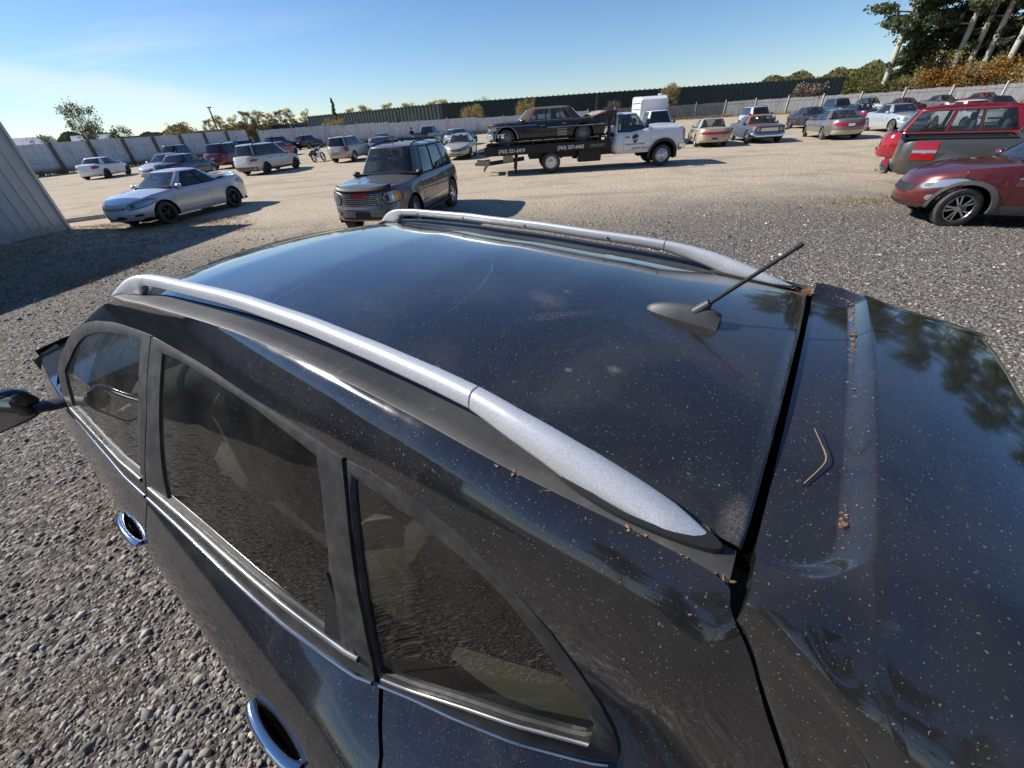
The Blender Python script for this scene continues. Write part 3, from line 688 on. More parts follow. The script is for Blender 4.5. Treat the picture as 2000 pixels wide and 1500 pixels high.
def crossover():
    root = empty('crossover', (*CAR_POS, 0), radians(CAR_HEAD))
    tag(root, 'dusty black crossover with silver roof rails and a shark-fin antenna, filling the foreground', 'car')
    both = (1, -1)
    def flipv(P, s):
        P = np.array(P, float); P[..., 1] *= s; return P
    # ---- roof skin
    us = np.linspace(0.006, 2.06, 60); G = []
    for u in us:
        vr = vA(u)-sw(u)-.002; row = []
        hdr = 1.0
        for t in np.linspace(-1, 1, 41):
            uu = u*(1-.045*abs(t)**2.2*max(0, (u-1.2)/.86)) if u > 1.2 else u
            z = zA(uu)+.036*(1-abs(t)**2.3)-.006*max(0, (abs(t)-.93)/.07)**2
            if u > 1.86: z -= .10*(u-1.86)**1.3
            row.append((uu, t*vr, z))
        G.append(row)
    # rolled rear edge
    rear = [[(-.001, p[1], p[2]-.004) for p in G[0]], [(-.002, p[1], p[2]-.022) for p in G[0]]]
    MB().grid(rear[::-1]+G).build('roof_panel', 'roof_paint', root, auto=60)
    # dark channel below the hatch gap and the roof ditches
    ch = MB()
    ch.grid([[(-.030, v, 1.712+.036*(1-(v/.53)**2)) for v in np.linspace(-.50, .50, 21)], [(.02, v, 1.712+.036*(1-(v/.53)**2)) for v in np.linspace(-.50, .50, 21)]])
    ch.build('gap_seal', 'void', root)
    for s in both:
        # moulding strip under the rail
        G = []
        for u in np.linspace(.004, 1.98, 50):
            a, z = vA(u), zA(u)
            G.append(flipv([(u, a-sw(u)-.001, z-.018), (u, a-sw(u)+.003, z-.009), (u, a-.03, z-.003), (u, a-.004, z-.001), (u, a, z-.004), (u, a+.001, z-.014)], s))
        MB().grid(G, flip=s < 0).build('roof_moulding', 'moulding_grey', root, auto=50)
        # cant rail and quarter panel: loft from window frame line B to strip line A / hatch seam
        B = [(3.2, .95, 1.10), (2.96, .873, 1.295), (2.865, .837, 1.367), (2.697, .768, 1.489), (2.537, .725, 1.557), (2.352, .693, 1.599), (2.145, .667, 1.628), (1.908, .651, 1.648), (1.735, .645, 1.661), (1.373, .637, 1.670), (1.139, .638, 1.671), (.955, .637, 1.670), (.761, .633, 1.665), (.661, .634, 1.663), (.60, .631, 1.666), (.50, .629, 1.664), (.421, .628, 1.660), (.342, .631, 1.643), (.285, .635, 1.618), (.226, .637, 1.585), (.177, .638, 1.548), (.132, .640, 1.494), (.092, .639, 1.434), (.065, .635, 1.355), (.050, .630, 1.266), (.050, .622, 1.18), (.056, .621, 1.133)]
        A = [(3.35, .88, 1.08), (3.1, .83, 1.24), (2.95, .79, 1.34), (2.72, .735, 1.48), (2.5, .69, 1.585), (2.3, .66, 1.66), (2.1, .646, 1.715), (1.9, .643, 1.762), (1.735, .630, 1.776), (1.37, .594, 1.789), (1.14, .573, 1.791), (.955, .563, 1.790), (.76, .557, 1.785), (.66, .555, 1.781), (.6, .555, 1.779), (.50, .555, 1.775), (.40, .556, 1.768), (.30, .554, 1.760), (.20, .548, 1.752), (.10, .540, 1.744), (.0, .536, 1.733), (-.003, .553, 1.715), (-.016, .563, 1.70), (-.040, .572, 1.672), (-.075, .585, 1.60), (-.135, .602, 1.50), (-.28, .63, 1.15)]
        n = 110
        def prm(P):   # same parameter spacing for both curves: interpolate over index
            P = np.array(P); i = np.linspace(0, len(P)-1, n); Q = np.stack([np.interp(i, range(len(P)), P[:, k]) for k in range(3)], 1)
            for _ in range(3): Q[1:-1] = Q[1:-1]*.5+(Q[:-2]+Q[2:])*.25
            return Q
        Bp, Ap = prm(B), prm(A); G = []
        for k in range(n):
            b, a = Bp[k], Ap[k]
            dz = a[2]-b[2]
            top = np.clip((k/n-.0)/.15, 0, 1)*np.clip((.84-k/n)/.20, 0, 1)
            M1 = np.array([(a[0]+b[0])/2, b[1]-.40*(dz-.018), a[2]-.016])       # cant rail corner
            M2 = (a+b)/2+(np.array([-.01, .055, .035]) if k/n > .5 else np.array([0, .022, 0]))
            M = M1*top+M2*(1-top)
            row = []
            for t in np.linspace(0, 1, 13):
                row.append((1-t)**2*b+2*t*(1-t)*M+t*t*a)
            row.append(a+np.array([0, -.004, -.02]))
            G.append(flipv(row, s))
        MB().grid(G, flip=s > 0).build('quarter_panel', 'black_paint', root, auto=70)
    # ---- hatch: tray, step, spoiler and flanks
    QU = [-.28, -.20, -.135, -.098, -.075, -.040, -.016, -.003]; QZ = [1.15, 1.35, 1.50, 1.57, 1.60, 1.672, 1.70, 1.715]; QV = [.63, .615, .602, .592, .585, .572, .563, .553]
    def us_(z): return I_(z, QZ, QU)-.0135
    def tray_d(u, v):            # signed distance outside the tray outline
        dx, dy = (-u)-.094, abs(v)-.474; r = .065; qx, qy = dx+r, dy+r
        return math.hypot(max(qx, 0), max(qy, 0))-r+min(max(qx, qy), 0)
    rows = []
    vt = np.r_[np.linspace(0, .40, 24), np.linspace(.41, .53, 34)]          # flat part of the top, dense where the tray ends
    for f in np.r_[np.linspace(0, .20, 8)[:-1], np.linspace(.20, .42, 56), np.linspace(.44, 1, 20)]:
        g = min(1, f/.55); g = g*g*(3-2*g); half = []
        v0 = .530-.15*g; Rv, Rz = .030+.215*g, .045+.255*g
        for a in vt/.53:
            v = a*v0; z = 1.735+.030*(1-min(1, v/.56)**2); u = -.0145+(-.355+.0145)*f
            z += .010-.16*max(0, -u-.13)-.35*max(0, -u-.20)**2
            st = np.clip(tray_d(u, v)/.031, 0, 1); st = .25*st*st*(3-2*st)+.75*st; z -= .025*(1-st)
            half.append((u, v, z))
        zt = half[-1][2]
        for q in np.linspace(0, 1, 17)[1:]:
            an = q*pi/2*.96; v = v0+Rv*sin(an); z = zt-Rz*(1-cos(an)); uf = min(-.0145, us_(min(z, 1.722))) if f == 0 else None
            fr0 = min(-.0145, us_(min(z, 1.722))); u = fr0+(-.355-.10*q-fr0)*f
            if f == 0: v = max(v, min(v, I_(z, QZ, QV)))
            half.append((u, v, z))
        for zz in np.linspace(half[-1][2]-.05, 1.15, 7):
            u = us_(zz)+(-.56-us_(zz))*f; half.append((u, I_(zz, QZ, QV)+(.045*g), zz))
        rows.append([(p[0], -p[1], p[2]) for p in half[::-1]]+half[1:])
    lip = [(p[0]-.004, p[1], p[2]-.012) for p in rows[-1]]; lip2 = [(p[0]+.03, p[1]*.985, p[2]-.035) for p in rows[-1]]
    fr = [[(p[0]+.001, p[1], p[2]-.018) for p in rows[0]]]
    hatch = MB().grid(fr+rows+[lip, lip2], flip=True).build('hatch', 'black_paint', root, auto=60)
    # rear glass and lower tailgate
    rg = [[(-.34-.25*t, v*(1+.08*t), 1.66-.52*t-.02*(v/.5)**2) for v in np.linspace(-.50, .50, 15)] for t in np.linspace(0, 1, 8)]
    MB().grid(rg, flip=True).build('rear_window', 'glass_privacy', hatch)
    lg = [[(-.60-.10*sin(pi*t*.6)+.10*(abs(v)/.8)**3, v, 1.14-.62*t) for v in np.linspace(-.80, .80, 17)] for t in np.linspace(0, 1, 8)]
    MB().grid(lg, flip=True).build('tailgate', 'side_paint', hatch)
    bp = [[(-.80+.07*(1-sin(pi*t))+.30*(abs(v)/.95)**4, v, .62-.34*t) for v in np.linspace(-.95, .95, 21)] for t in np.linspace(0, 1, 7)]
    MB().grid(bp, flip=True).build('rear_bumper', 'side_paint', root)
    for s in both:
        tl = [[(-.74+.16*((v-.62)/.36)**2, s*v, .98-.30*t) for v in np.linspace(.62, .97, 8)] for t in np.linspace(0, 1, 5)]
        MB().grid(tl, flip=s > 0).build('taillight', 'taillight_red', root)
    # ---- lower body: shell and panels
    def panel(name, ua, ub, mat, off=0., nu=24, zlo=.30, s=1, wheel=None, parent=root):
        G = []
        for k in range(nu+1):
            f = k/nu; col = []
            for t in np.linspace(0, 1, 22):
                zt0 = zb(ua(1.1)+(ub(1.1)-ua(1.1))*f)
                z = zt0-(t**1.25)*(zt0-zlo)
                u = ua(z)+(ub(z)-ua(z))*f
                if wheel is not None:
                    d = wheel[1]**2-(u-wheel[0])**2
                    if d > 0:
                        zmin = wheel[2]+d**.5
                        z = zt0-(t**1.25)*(zt0-max(zlo, zmin))
                fl = 0.
                col.append((u, s*(lowv(u, z)+off), z))
            col.append((u, s*(lowv(u, z)+off-.02), z-.004))
            G.append(col)
        return MB().grid(G, flip=s < 0).build(name, mat, parent, auto=60)
    cst = lambda x: (lambda z: x)
    cg = lambda z: I_(z, [.3, .9, 1.04, 1.08, 1.13], [.43, .435, .463, .511, .563])
    for s in both:
        panel('body_shell', cst(-.55), cst(3.9), 'void', -.012, 40, .42, s)
        panel('rear_fender', cst(-.62), lambda z: cg(z)-.006, 'side_paint', 0, 26, .35, s, (-.03, .44, .36))
        dr = panel('rear_door', lambda z: cg(z)+.004, lambda z: I_(z, [.3, 1.0, 1.06, 1.1], [1.70, 1.735, 1.745, 1.768]), 'side_paint', .0015, 26, .33, s)
        df = panel('front_door', lambda z: I_(z, [.3, 1.0, 1.06, 1.1], [1.708, 1.743, 1.753, 1.776]), cst(2.99), 'side_paint', .0015, 26, .33, s)
        panel('front_fender', cst(2.998), cst(4.36), 'side_paint', 0, 26, .35, s, (3.40, .44, .36))
        for o in (dr, df): o['label'] = 'dusty black door with chrome handle'
        # handles
        for d, u0 in ((df, 1.905), (dr, .785)):
            zc = .925
            pts = [(u0+.115-.23*t, s*(lowv(u0+.115-.23*t, zc)+.008+.016*sin(pi*t)**.6), zc+.010*(1-t)) for t in np.linspace(0, 1, 13)]
            m = MB()
            G = []
            for k, p in enumerate(pts):
                w = .019*(sin(pi*(k+.7)/14)**.45); G.append([(p[0], p[1]+s*.017*cos(a), p[2]+w*sin(a)) for a in np.linspace(0, 2*pi, 9)[:-1]])
            m.grid(G, close_v=True); m.build('door_handle', 'chrome', d, auto=80)
            m = MB(); G = []
            for r in (1., .8, .5, 0.01):
                G.append([(u0+.100*r*cos(a), s*(lowv(u0+.100*r*cos(a), zc+.036*r*sin(a))+.0035-.002*(1-r)), zc+.036*r*sin(a)) for a in np.linspace(0, 2*pi, 21)[:-1]])
            m.grid(G, close_v=True, flip=s > 0); m.build('handle_recess', 'void', d)
        # windows
        def on(P, off): return [(u, s*(Gv(u, z)+off), z) for u, z in P]
        def loftglass(top, bot, name, mat, parent, n=26, rows=12, off=-.006):
            T, Bt = resample(top, n), resample(bot, n); G = []
            for j in range(rows+1):
                f = j/rows; G.append(on([tuple(T[k]*(1-f)+Bt[k]*f) for k in range(n)], off))
            return MB().grid(G, flip=s > 0).build(name, mat, parent)
        def frame(outer, inner, name, parent, mat='frame_black', k=14, off_o=.004, off_i=.001):
            O = np.vstack([resample(q, k)[:-1] for q in outer]); Ii = np.vstack([resample(q, k)[:-1] for q in inner])
            G = [on([tuple(p) for p in O], off_o-.012), on([tuple(p) for p in O], off_o), on([tuple(p) for p in (O*.5+Ii*.5)], off_o+.002), on([tuple(p) for p in Ii], off_i), on([tuple(p) for p in Ii], off_i-.012)]
            return MB().grid(G, close_v=True, flip=s > 0).build(name, mat, parent, auto=45)
        ft = [(2.838, 1.292), (2.736, 1.365), (2.599, 1.465), (2.472, 1.524), (2.291, 1.569), (2.128, 1.595), (1.843, 1.625)]; fb = [(2.741, 1.148), (2.516, 1.160), (2.195, 1.165), (1.81, 1.186)]
        fo = [(2.99, 1.26), (2.96, 1.295), (2.865, 1.367), (2.697, 1.489), (2.537, 1.557), (2.352, 1.599), (2.145, 1.628), (1.908, 1.648), (1.744, 1.662)]
        fbo = [(2.92, 1.095), (2.4, 1.10), (1.775, 1.105)]
        frame([fo, [(1.744, 1.662), (1.730, 1.527), (1.715, 1.419), (1.775, 1.105)], fbo[::-1], [(2.92, 1.095), (2.99, 1.26)]],
              [ft, [(1.843, 1.625), (1.81, 1.472), (1.81, 1.186)], fb[::-1], [(2.741, 1.148), (2.813, 1.248), (2.838, 1.292)]], 'window_frame', df)
        loftglass(ft, fb, 'window_glass', 'glass_clear', df)
        rt = [(1.633, 1.635), (1.497, 1.646), (1.242, 1.653), (1.038, 1.654), (.872, 1.645), (.754, 1.634)]; rb = [(1.575, 1.183), (1.298, 1.205), (1.052, 1.213), (.857, 1.223), (.700, 1.222)]; rt2, rb2 = rt[:-1]+[(.700, 1.630)], rb[:-1]+[(.655, 1.222)]
        ro = [(1.735, 1.660), (1.373, 1.668), (1.139, 1.669), (.955, 1.668), (.761, 1.663), (.671, 1.659)]
        rbo = [(1.765, 1.106), (1.2, 1.113), (.75, 1.12), (.568, 1.124)]
        frame([ro, [(.671, 1.659), (.648, 1.601), (.613, 1.479), (.582, 1.33), (.566, 1.203), (.568, 1.124)], rbo[::-1], [(1.765, 1.106), (1.708, 1.419), (1.723, 1.527), (1.735, 1.660)]],
              [rt, [(.754, 1.634), (.724, 1.569), (.690, 1.45), (.685, 1.36), (.700, 1.222)], rb[::-1], [(1.575, 1.183), (1.599, 1.274), (1.615, 1.447), (1.633, 1.635)]], 'window_frame', dr)
        loftglass(rt2, rb2, 'window_glass', 'glass_privacy', dr)
        # small fixed sail in the rear corner of the rear door
        MB().add(on([(.688, 1.40), (.705, 1.215), (.600, 1.190)], .0075)+on([(.688, 1.40), (.705, 1.215), (.600, 1.190)], .002), [(0, 1, 2), (0, 1, 4, 3), (1, 2, 5, 4), (2, 0, 3, 5)]).build('corner_sail', 'trim_black', dr, smooth=False)
        qt = [(.635, 1.635), (.581, 1.634), (.467, 1.624), (.369, 1.608), (.298, 1.591), (.241, 1.558), (.19, 1.508), (.142, 1.447), (.107, 1.385), (.096, 1.344), (.099, 1.305)]; qb = [(.55, 1.172), (.467, 1.178), (.361, 1.216), (.226, 1.251), (.135, 1.272)]
        qo = [(.655, 1.662), (.624, 1.668), (.555, 1.666), (.421, 1.66), (.342, 1.643), (.285, 1.618), (.226, 1.585), (.177, 1.548), (.132, 1.494), (.092, 1.434), (.065, 1.355), (.050, 1.266), (.052, 1.17)]
        qbo = [(.552, 1.124), (.473, 1.125), (.369, 1.125), (.23, 1.128), (.09, 1.13)]
        fq = frame([qo, [(.052, 1.17), (.06, 1.14), (.09, 1.13)], qbo[::-1], [(.552, 1.124), (.552, 1.203), (.568, 1.33), (.60, 1.479), (.634, 1.601), (.655, 1.662)]],
              [qt, [(.099, 1.305), (.108, 1.285), (.135, 1.272)], qb[::-1], [(.55, 1.172), (.558, 1.24), (.579, 1.415), (.612, 1.547), (.635, 1.635)]], 'quarter_window_frame', root)
        loftglass(qt, qb, 'quarter_window_glass', 'glass_privacy', fq)
        # belt mouldings: bright strip under the glass and chrome line at the belt
        def strip(us, zfun, off, r, name, mat, par, flat=.6):
            P = [(u, s*(Gv(u, zfun(u))+off if zfun(u) > zb(u)+.004 else lowv(u, zfun(u))+off), zfun(u)) for u in us]; G = []
            for p in P: G.append([(p[0], p[1]+s*r*flat*cos(a), p[2]+r*sin(a)) for a in np.linspace(0, 2*pi, 9)[:-1]])
            return MB().grid(G, close_v=True).build(name, mat, par, auto=80)
        strip(np.linspace(2.76, 1.79, 24), lambda u: I_(u, [1.81, 2.2, 2.74], [1.168, 1.150, 1.133]), .005, .011, 'belt_moulding', 'belt_silver', df)
        strip(np.linspace(1.72, .60, 30), lambda u: I_(u, [.6, .9, 1.3, 1.72], [1.196, 1.199, 1.182, 1.160]), .005, .012, 'belt_moulding', 'belt_silver', dr)
        strip(np.linspace(.545, .10, 16), lambda u: I_(u, [.10, .135, .226, .361, .467, .55], [1.262, 1.25, 1.228, 1.193, 1.156, 1.150]), .005, .007, 'belt_moulding', 'belt_silver', fq)
        strip(np.linspace(2.95, 1.785, 24), lambda u: zb(u)-.001, .004, .008, 'chrome_strip', 'chrome', df)
        strip(np.linspace(1.765, .573, 30), lambda u: zb(u)-.001, .004, .008, 'chrome_strip', 'chrome', dr)
        strip(np.linspace(.555, .062, 20), lambda u: zb(u)-.001, .004, .008, 'chrome_strip', 'chrome', fq)
        # mirror
        mc = np.array([2.93, 1.150, 1.180])
        G = []
        for i in range(13):       # housing: rounded shell, deeper at the front
            q = i/12; k = (1-abs(2*q-1)**3.2)**.42
            G.append([(mc[0]+(.085 if cos(b_) > 0 else .040)*k*np.sign(cos(b_))*abs(cos(b_))**.8, s*(mc[1]-.135+.27*q), mc[2]+.092*k*np.sign(sin(b_))*abs(sin(b_))**.62) for b_ in np.linspace(0, 2*pi, 25)[:-1]])
        mir = MB().grid(G, close_v=True, flip=s > 0).build('door_mirror', 'black_paint', df, auto=60)
        sq = lambda a_, e_: (np.sign(cos(a_))*abs(cos(a_))**e_, np.sign(sin(a_))*abs(sin(a_))**e_)
        gl = [[(mc[0]-.0475-.20*.108*r*sq(a_, .5)[0], s*(mc[1]+.108*r*sq(a_, .5)[0]), mc[2]+.068*r*sq(a_, .5)[1]) for a_ in np.linspace(0, 2*pi, 33)[:-1]] for r in (1., .6, .02)]
        MB().grid(gl, close_v=True, flip=s > 0).build('mirror_glass', 'mirror_glass', mir)
        MB().grid([[(mc[0]-.0440-.20*.116*r*sq(a_, .5)[0]+(.012 if r > 1 else 0), s*(mc[1]+.116*r*sq(a_, .5)[0]), mc[2]+.076*r*sq(a_, .5)[1]) for a_ in np.linspace(0, 2*pi, 33)[:-1]] for r in (1.06, 1., .02)], close_v=True, flip=s > 0).build('mirror_bezel', 'trim_black', mir)
        MB().grid([[(2.90+.050*cos(a_), s*y_, z_+.026*sin(a_)) for a_ in np.linspace(0, 2*pi, 13)[:-1]] for y_, z_ in ((.93, 1.125), (.98, 1.13), (1.05, 1.15))], close_v=True).build('mirror_arm', 'trim_black', mir)
        # roof rail
        def railsec(u, zb_, zt, w0, w1, vc):
            c = []
            for a in np.linspace(0, 2*pi, 17)[:-1]:
                ca, sa = cos(a), sin(a); h = (sa+1)/2; w = w0+(w1-w0)*h
                c.append((u, s*(vc+w*.5*np.sign(ca)*abs(ca)**.6-.010*h), zb_+(zt-zb_)*(.5+.5*np.sign(sa)*abs(sa)**.7)))
            return c
        vc = lambda u: vA(u)-I_(u, [.04, .2, .42, .95, 1.8, 1.9, 2.05], [.034, .046, .056, .060, .070, .060, .022])
        top = lambda u: zA(u)+.063
        cap0 = lambda S: [tuple(np.mean(np.array(S), 0))]*len(S)
        S = [railsec(u, zA(u)+.029, top(u), .030, .029, vc(u)) for u in np.linspace(.424, 1.80, 34)]
        rail = MB().grid([cap0(S[0])]+S+[cap0(S[-1])], close_v=True, flip=s < 0).build('roof_rail', 'rail_silver', root, auto=50)
        S = []
        for u in np.r_[.042, .046, .055, np.linspace(.075, .42, 26)]:
            f = np.clip((u-.042)/.378, 0, 1); zt = zA(u)+.004+.059*(1-(1-f)**1.9)
            zb_ = zA(u)-.006+.035*np.clip((u-.235)/.185, 0, 1)**.75
            k = np.clip((u-.040)/.05, 0, 1)**.5
            S.append(railsec(u, zb_, max(zt, zb_+.004), (.056-.027*np.clip((u-.2)/.2, 0, 1))*k+.004, .026*k+.003, vc(u)))
        MB().grid([cap0(S[0])]+S+[cap0(S[-1])], close_v=True, flip=s < 0).build('rail_foot', 'rail_silver', rail, auto=60)
        S = []
        for u in np.linspace(1.804, 2.06, 18):
            f = np.clip((u-1.80)/.26, 0, 1); zt = zA(1.80)+.063-.067*f**2.4-.02*f
            zb_ = zA(u)+.029-.037*np.clip((u-1.83)/.04, 0, 1)
            zb_ = min(zb_, zt-.006)
            S.append(railsec(u, zb_, zt, .030+.016*f, .029-.004*f, vc(u)))
        MB().grid([cap0(S[0])]+S+[cap0(S[-1])], close_v=True, flip=s < 0).build('rail_foot', 'rail_silver', rail, auto=60)
        # gasket under the rear foot
        G = []
        for rr, dz in ((1.12, -.002), (1.08, .004), (.8, .004)):
            G.append([(.145+.115*rr*cos(a), s*(vc(.145)+.031*rr*sin(a)*(1-.25*(-cos(a)>0)*abs(cos(a)))), zA(.145+.115*rr*cos(a))+dz) for a in np.linspace(0, 2*pi, 33)[:-1]])
        MB().grid(G, close_v=True, flip=s < 0).build('rail_gasket', 'rubber', rail)
        for u in (.62, .98, 1.33, 1.66):
            MB().lathe([(.0045, 0), (.0045, .003), (.0, .003)], 10, 'y', (u, 0, 0)).build('rail_screw', 'trim_black', rail)
            o = rail.children[-1]; o.location = (0, s*(vc(u)-(.018 if s < 0 else .020)*1.0)-(0 if s < 0 else .006), zA(u)+.045)
    # ---- antenna
    a0 = np.array([.165, -.03, 1.786]); G = []
    for i in range(13):
        f = i/12; u = .318-.168*f**1.25; h = .041*(sin(min(1., f*1.1)*pi*.5)**.62)*(1 if f < .9 else 1-(f-.9)*2.); w = .027*(sin(min(1, f*1.6)*pi*.5)**.55)*(1-.12*f)
        zr = zA(u)+.0345
        G.append([(u, -.03+w*cos(a)*(1-.45*sin(a)), zr-.002+h*sin(a)) for a in np.linspace(0, pi, 11)])
    G.append([(.148, -.03+.3*(p[1]+.03), zA(.15)+.0345+(p[2]-zA(.15)-.0345)*.4) for p in G[-1]])
    ab = MB().grid(G, flip=False).build('antenna', 'antenna_grey' if 'antenna_grey' in MATS else simple('antenna_grey', (.045, .048, .052), .5, nz=.2), root, auto=60)
    MB().tube([(.205, -.03, 1.808), (.180, -.033, 1.834)], [.015, .0095], 12).build('mast_socket', 'antenna_grey', ab, auto=50)
    MB().tube([(.187, -.032, 1.826), (.150, -.06, 1.868), (.053, -.118, 1.951)][::2], [.0050, .0042], 10).build('mast', 'rubber', ab, auto=50)
    MB().tube([(.060, -.114, 1.945), (.050, -.120, 1.954)], [.0052, .0048], 10).build('mast_tip', 'rubber', ab, auto=50)
    # ---- front: windshield, hood, fascia
    ws = [[(2.06+1.14*t-.10*(abs(q))**2*(1-.0*t), q*(.60+.24*t), 1.745-.66*t+.05*sin(pi*t)*(1-.3*q*q)+.036*(1-t)*(1-q*q)) for q in np.linspace(-1, 1, 25)] for t in np.linspace(0, 1, 16)]
    MB().grid(ws).build('windshield', 'glass_clear', root)
    hd = [[(3.10+1.30*t-.10*t*q*q, q*(vb(3.1+1.2*t)-.004), zb(3.1+1.28*t)+.004+.05*(1-q*q)-.02*t**2.2+.01*sin(pi*t)) for q in np.linspace(-1, 1, 25)] for t in np.linspace(0, 1, 16)]
    MB().grid(hd).build('hood', 'side_paint', root)
    ff = [[(4.50-.22*abs(q)**3+.06*sin(pi*t), q*.93, 1.02-.68*t) for q in np.linspace(-1, 1, 25)] for t in np.linspace(0, 1, 10)]
    MB().grid(ff).build('front_bumper', 'side_paint', root)
    for s in both:
        hl = [[(4.49-.36*((v-.55)/.42)**2+.012, s*v, 1.0-.20*t) for v in np.linspace(.55, .97, 8)] for t in np.linspace(0, 1, 6)]
        MB().grid(hl, flip=s < 0).build('headlight', 'headlamp_aged', root)
    # ---- cabin
    fl = MB().box((1.3, 0, .55), (3.6, 1.7, .06)); fl.build('cabin_floor', 'interior', root)
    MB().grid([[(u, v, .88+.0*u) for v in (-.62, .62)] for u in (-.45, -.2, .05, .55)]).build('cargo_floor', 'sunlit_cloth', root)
    for s in both:
        MB().grid([[(u, s*(vb(u)-.05), zb(u)-.02) for u in np.linspace(-.1, 3.0, 20)], [(u, s*.80, .58) for u in np.linspace(-.1, 3.0, 20)]], flip=s < 0).build('door_trim', 'interior', root)
        MB().grid([[(u, s*(vb(u)-.07), zb(u)-.02) for u in np.linspace(-.1, 3.0, 20)], [(u, s*(vb(u)-.012), zb(u)+.0) for u in np.linspace(-.1, 3.0, 20)]], flip=s > 0).build('window_sill_trim', 'interior', root)
    MB().grid([[(u, v, zA(u)-.035+.02*(1-(v/.5)**2)) for v in np.linspace(-.54, .54, 9)] for u in np.linspace(0, 1.95, 12)]).build('headliner', 'interior_light', root)
    def seat(u, v, w=.50):
        b = MB().box((u, v, .80), (.52, w, .22), .07).build('seat', 'seat_cloth', root, auto=60)
        an = radians(-18); M = [[cos(an), 0, sin(an)], [0, 1, 0], [-sin(an), 0, cos(an)]]
        MB().box((u-.32, v, 1.14), (.16, w*.96, .62), .06, M=M).build('seat_back', 'seat_cloth', b, auto=60)
        MB().box((u-.44, v, 1.52), (.09, w*.5, .17), .04, M=M).build('headrest', 'seat_cloth', b, auto=60)
    for u, v in ((2.0, .40), (2.0, -.40), (.95, .40), (.95, -.40), (.22, .28), (.22, -.28)): seat(u, v)
    MB().box((2.75, 0, .98), (.42, 1.5, .22), .08).build('dashboard', 'interior', root, auto=60)
    t = np.linspace(0, 2*pi, 25)
    MB().tube([(2.42+.06*sin(a), .40+.185*cos(a), 1.08+.175*sin(a)) for a in t], .016, 8, False).build('steering_wheel', 'trim_black', root)
    # ---- wheels
    for u in (-.03, 3.36):
        for s in both:
            wheel_at(root, u, s*.90, .375, s, 'spoke5', 'alu')
    MB().box((1.75, 0, .40), (4.6, 1.55, .16), .03).build('underbody', 'void', root)
    return root
# ================================================================== the parked vehicles
def rusty(name, col, rust=(.20, .075, .035), zc=None, amt=.5, scale=2.2, metal=0., rough=.55, seed=0., coat=.2):
    """weathered paint: rust breaks through in patches, most on the flat tops where water stood"""
    if name in MATS: return MATS[name]
    m, nt, b = new_mat(name); v = mapping(nt, tcoord(nt), loc=(seed, seed, seed))
    n = noise(nt, scale, 8, .65, v, .5); n2 = noise(nt, 14, 6, .7, v)
    sx = N(nt, 'ShaderNodeSeparateXYZ'); lk(nt, tcoord(nt), sx.inputs[0])
    f = rng_(nt, math_(nt, 'ADD', n, math_(nt, 'MULTIPLY', n2, .18)), .72-amt*.25, .80-amt*.22)
    if zc: f = math_(nt, 'MULTIPLY', f, rng_(nt, sx.outputs[2], zc[0], zc[1]))
    rc = mixc(nt, n2, rust, tuple(c*.5 for c in rust))
    lk(nt, mixc(nt, f, col, rc), b.inputs['Base Color']); lk(nt, math_(nt, 'MULTIPLY_ADD', f, .35, rough), b.inputs['Roughness'])
    b.inputs['Metallic'].default_value = metal
    lk(nt, math_(nt, 'MULTIPLY', math_(nt, 'SUBTRACT', 1., f), coat), b.inputs['Coat Weight'])
    return m
def text_part(txt, size, mat, parent, loc, rot, name='lettering', align='LEFT', bold=0.):
    cu = bpy.data.curves.new('txt', 'FONT'); cu.body = txt; cu.size = size; cu.align_x = align; cu.extrude = .002; cu.offset = bold
    t = bpy.data.objects.new('txt', cu); COL.objects.link(t)
    me = bpy.data.meshes.new_from_object(t); bpy.data.objects.remove(t); bpy.data.curves.remove(cu)
    me.materials.clear(); me.materials.append(MATS[mat]); o = bpy.data.objects.new(name, me); COL.objects.link(o); o.parent = parent; o.location = loc; o.rotation_euler = rot
    return o

SEDF = [('headlight', 'lamp_clear', .52, .90, .66, .90, .008, 1), ('grille', 'plastic_black', -.42, .42, .66, .84, .006), ('air_intake', 'plastic_black', -.55, .55, .14, .30, .006), ('front_plate', 'plate_white', -.17, .17, .34, .50, .014)]
SEDR = [('taillight', 'taillight_red', .52, .93, .62, .88, .008, 1), ('rear_plate', 'plate_white', -.17, .17, .58, .72, .012), ('bumper_line', 'seam', -.9, .9, .47, .485, .004)]
SUV = dict(L=4.8, W=1.86, H=1.76, wb=2.78, fo=.92, r=.36, sill=.30, nose=.86, hood=1.10, belt=1.10, deck=1.10, tail=1.02, cowl=.92, rf=.30, rr=-2.05, rb=-2.30, wr=.63,
           side=[(.04, .27), (.31, .585), (.61, .88)], ra=(9, 4.), gb=(12, 3.5), doors=[(-1.05, -.12), (-.11, .82)], rexp=.9, rcrown=.06)
SUVR = [('taillight', 'taillight_red', .72, .95, .55, .95, .008, 1), ('rear_plate', 'plate_white', -.17, .17, .58, .72, .012), ('bumper_line', 'seam', -.92, .92, .40, .415, .004)]
SUVF = [('headlight', 'lamp_clear', .56, .93, .62, .86, .008, 1), ('grille', 'plastic_black', -.46, .46, .60, .86, .006), ('air_intake', 'plastic_black', -.55, .55, .14, .30, .006), ('front_plate', 'plate_white', -.17, .17, .36, .50, .014)]
PICK = dict(L=5.6, W=1.95, H=1.85, wb=3.4, fo=.95, r=.39, sill=.42, nose=1.0, hood=1.18, belt=1.2, deck=1.24, tail=1.22, cowl=1.25, rf=.65, rr=-.55, rb=-.72, wr=.62,
            prof=None, side=[(.08, .42), (.47, .86)], doors=[(-.52, .28), (.29, 1.18)], ra=(14, 6), gb=(12, 4), bed=-.78, rexp=1.)
def V(base, **k):
    d = dict(base); d.update(k); return d

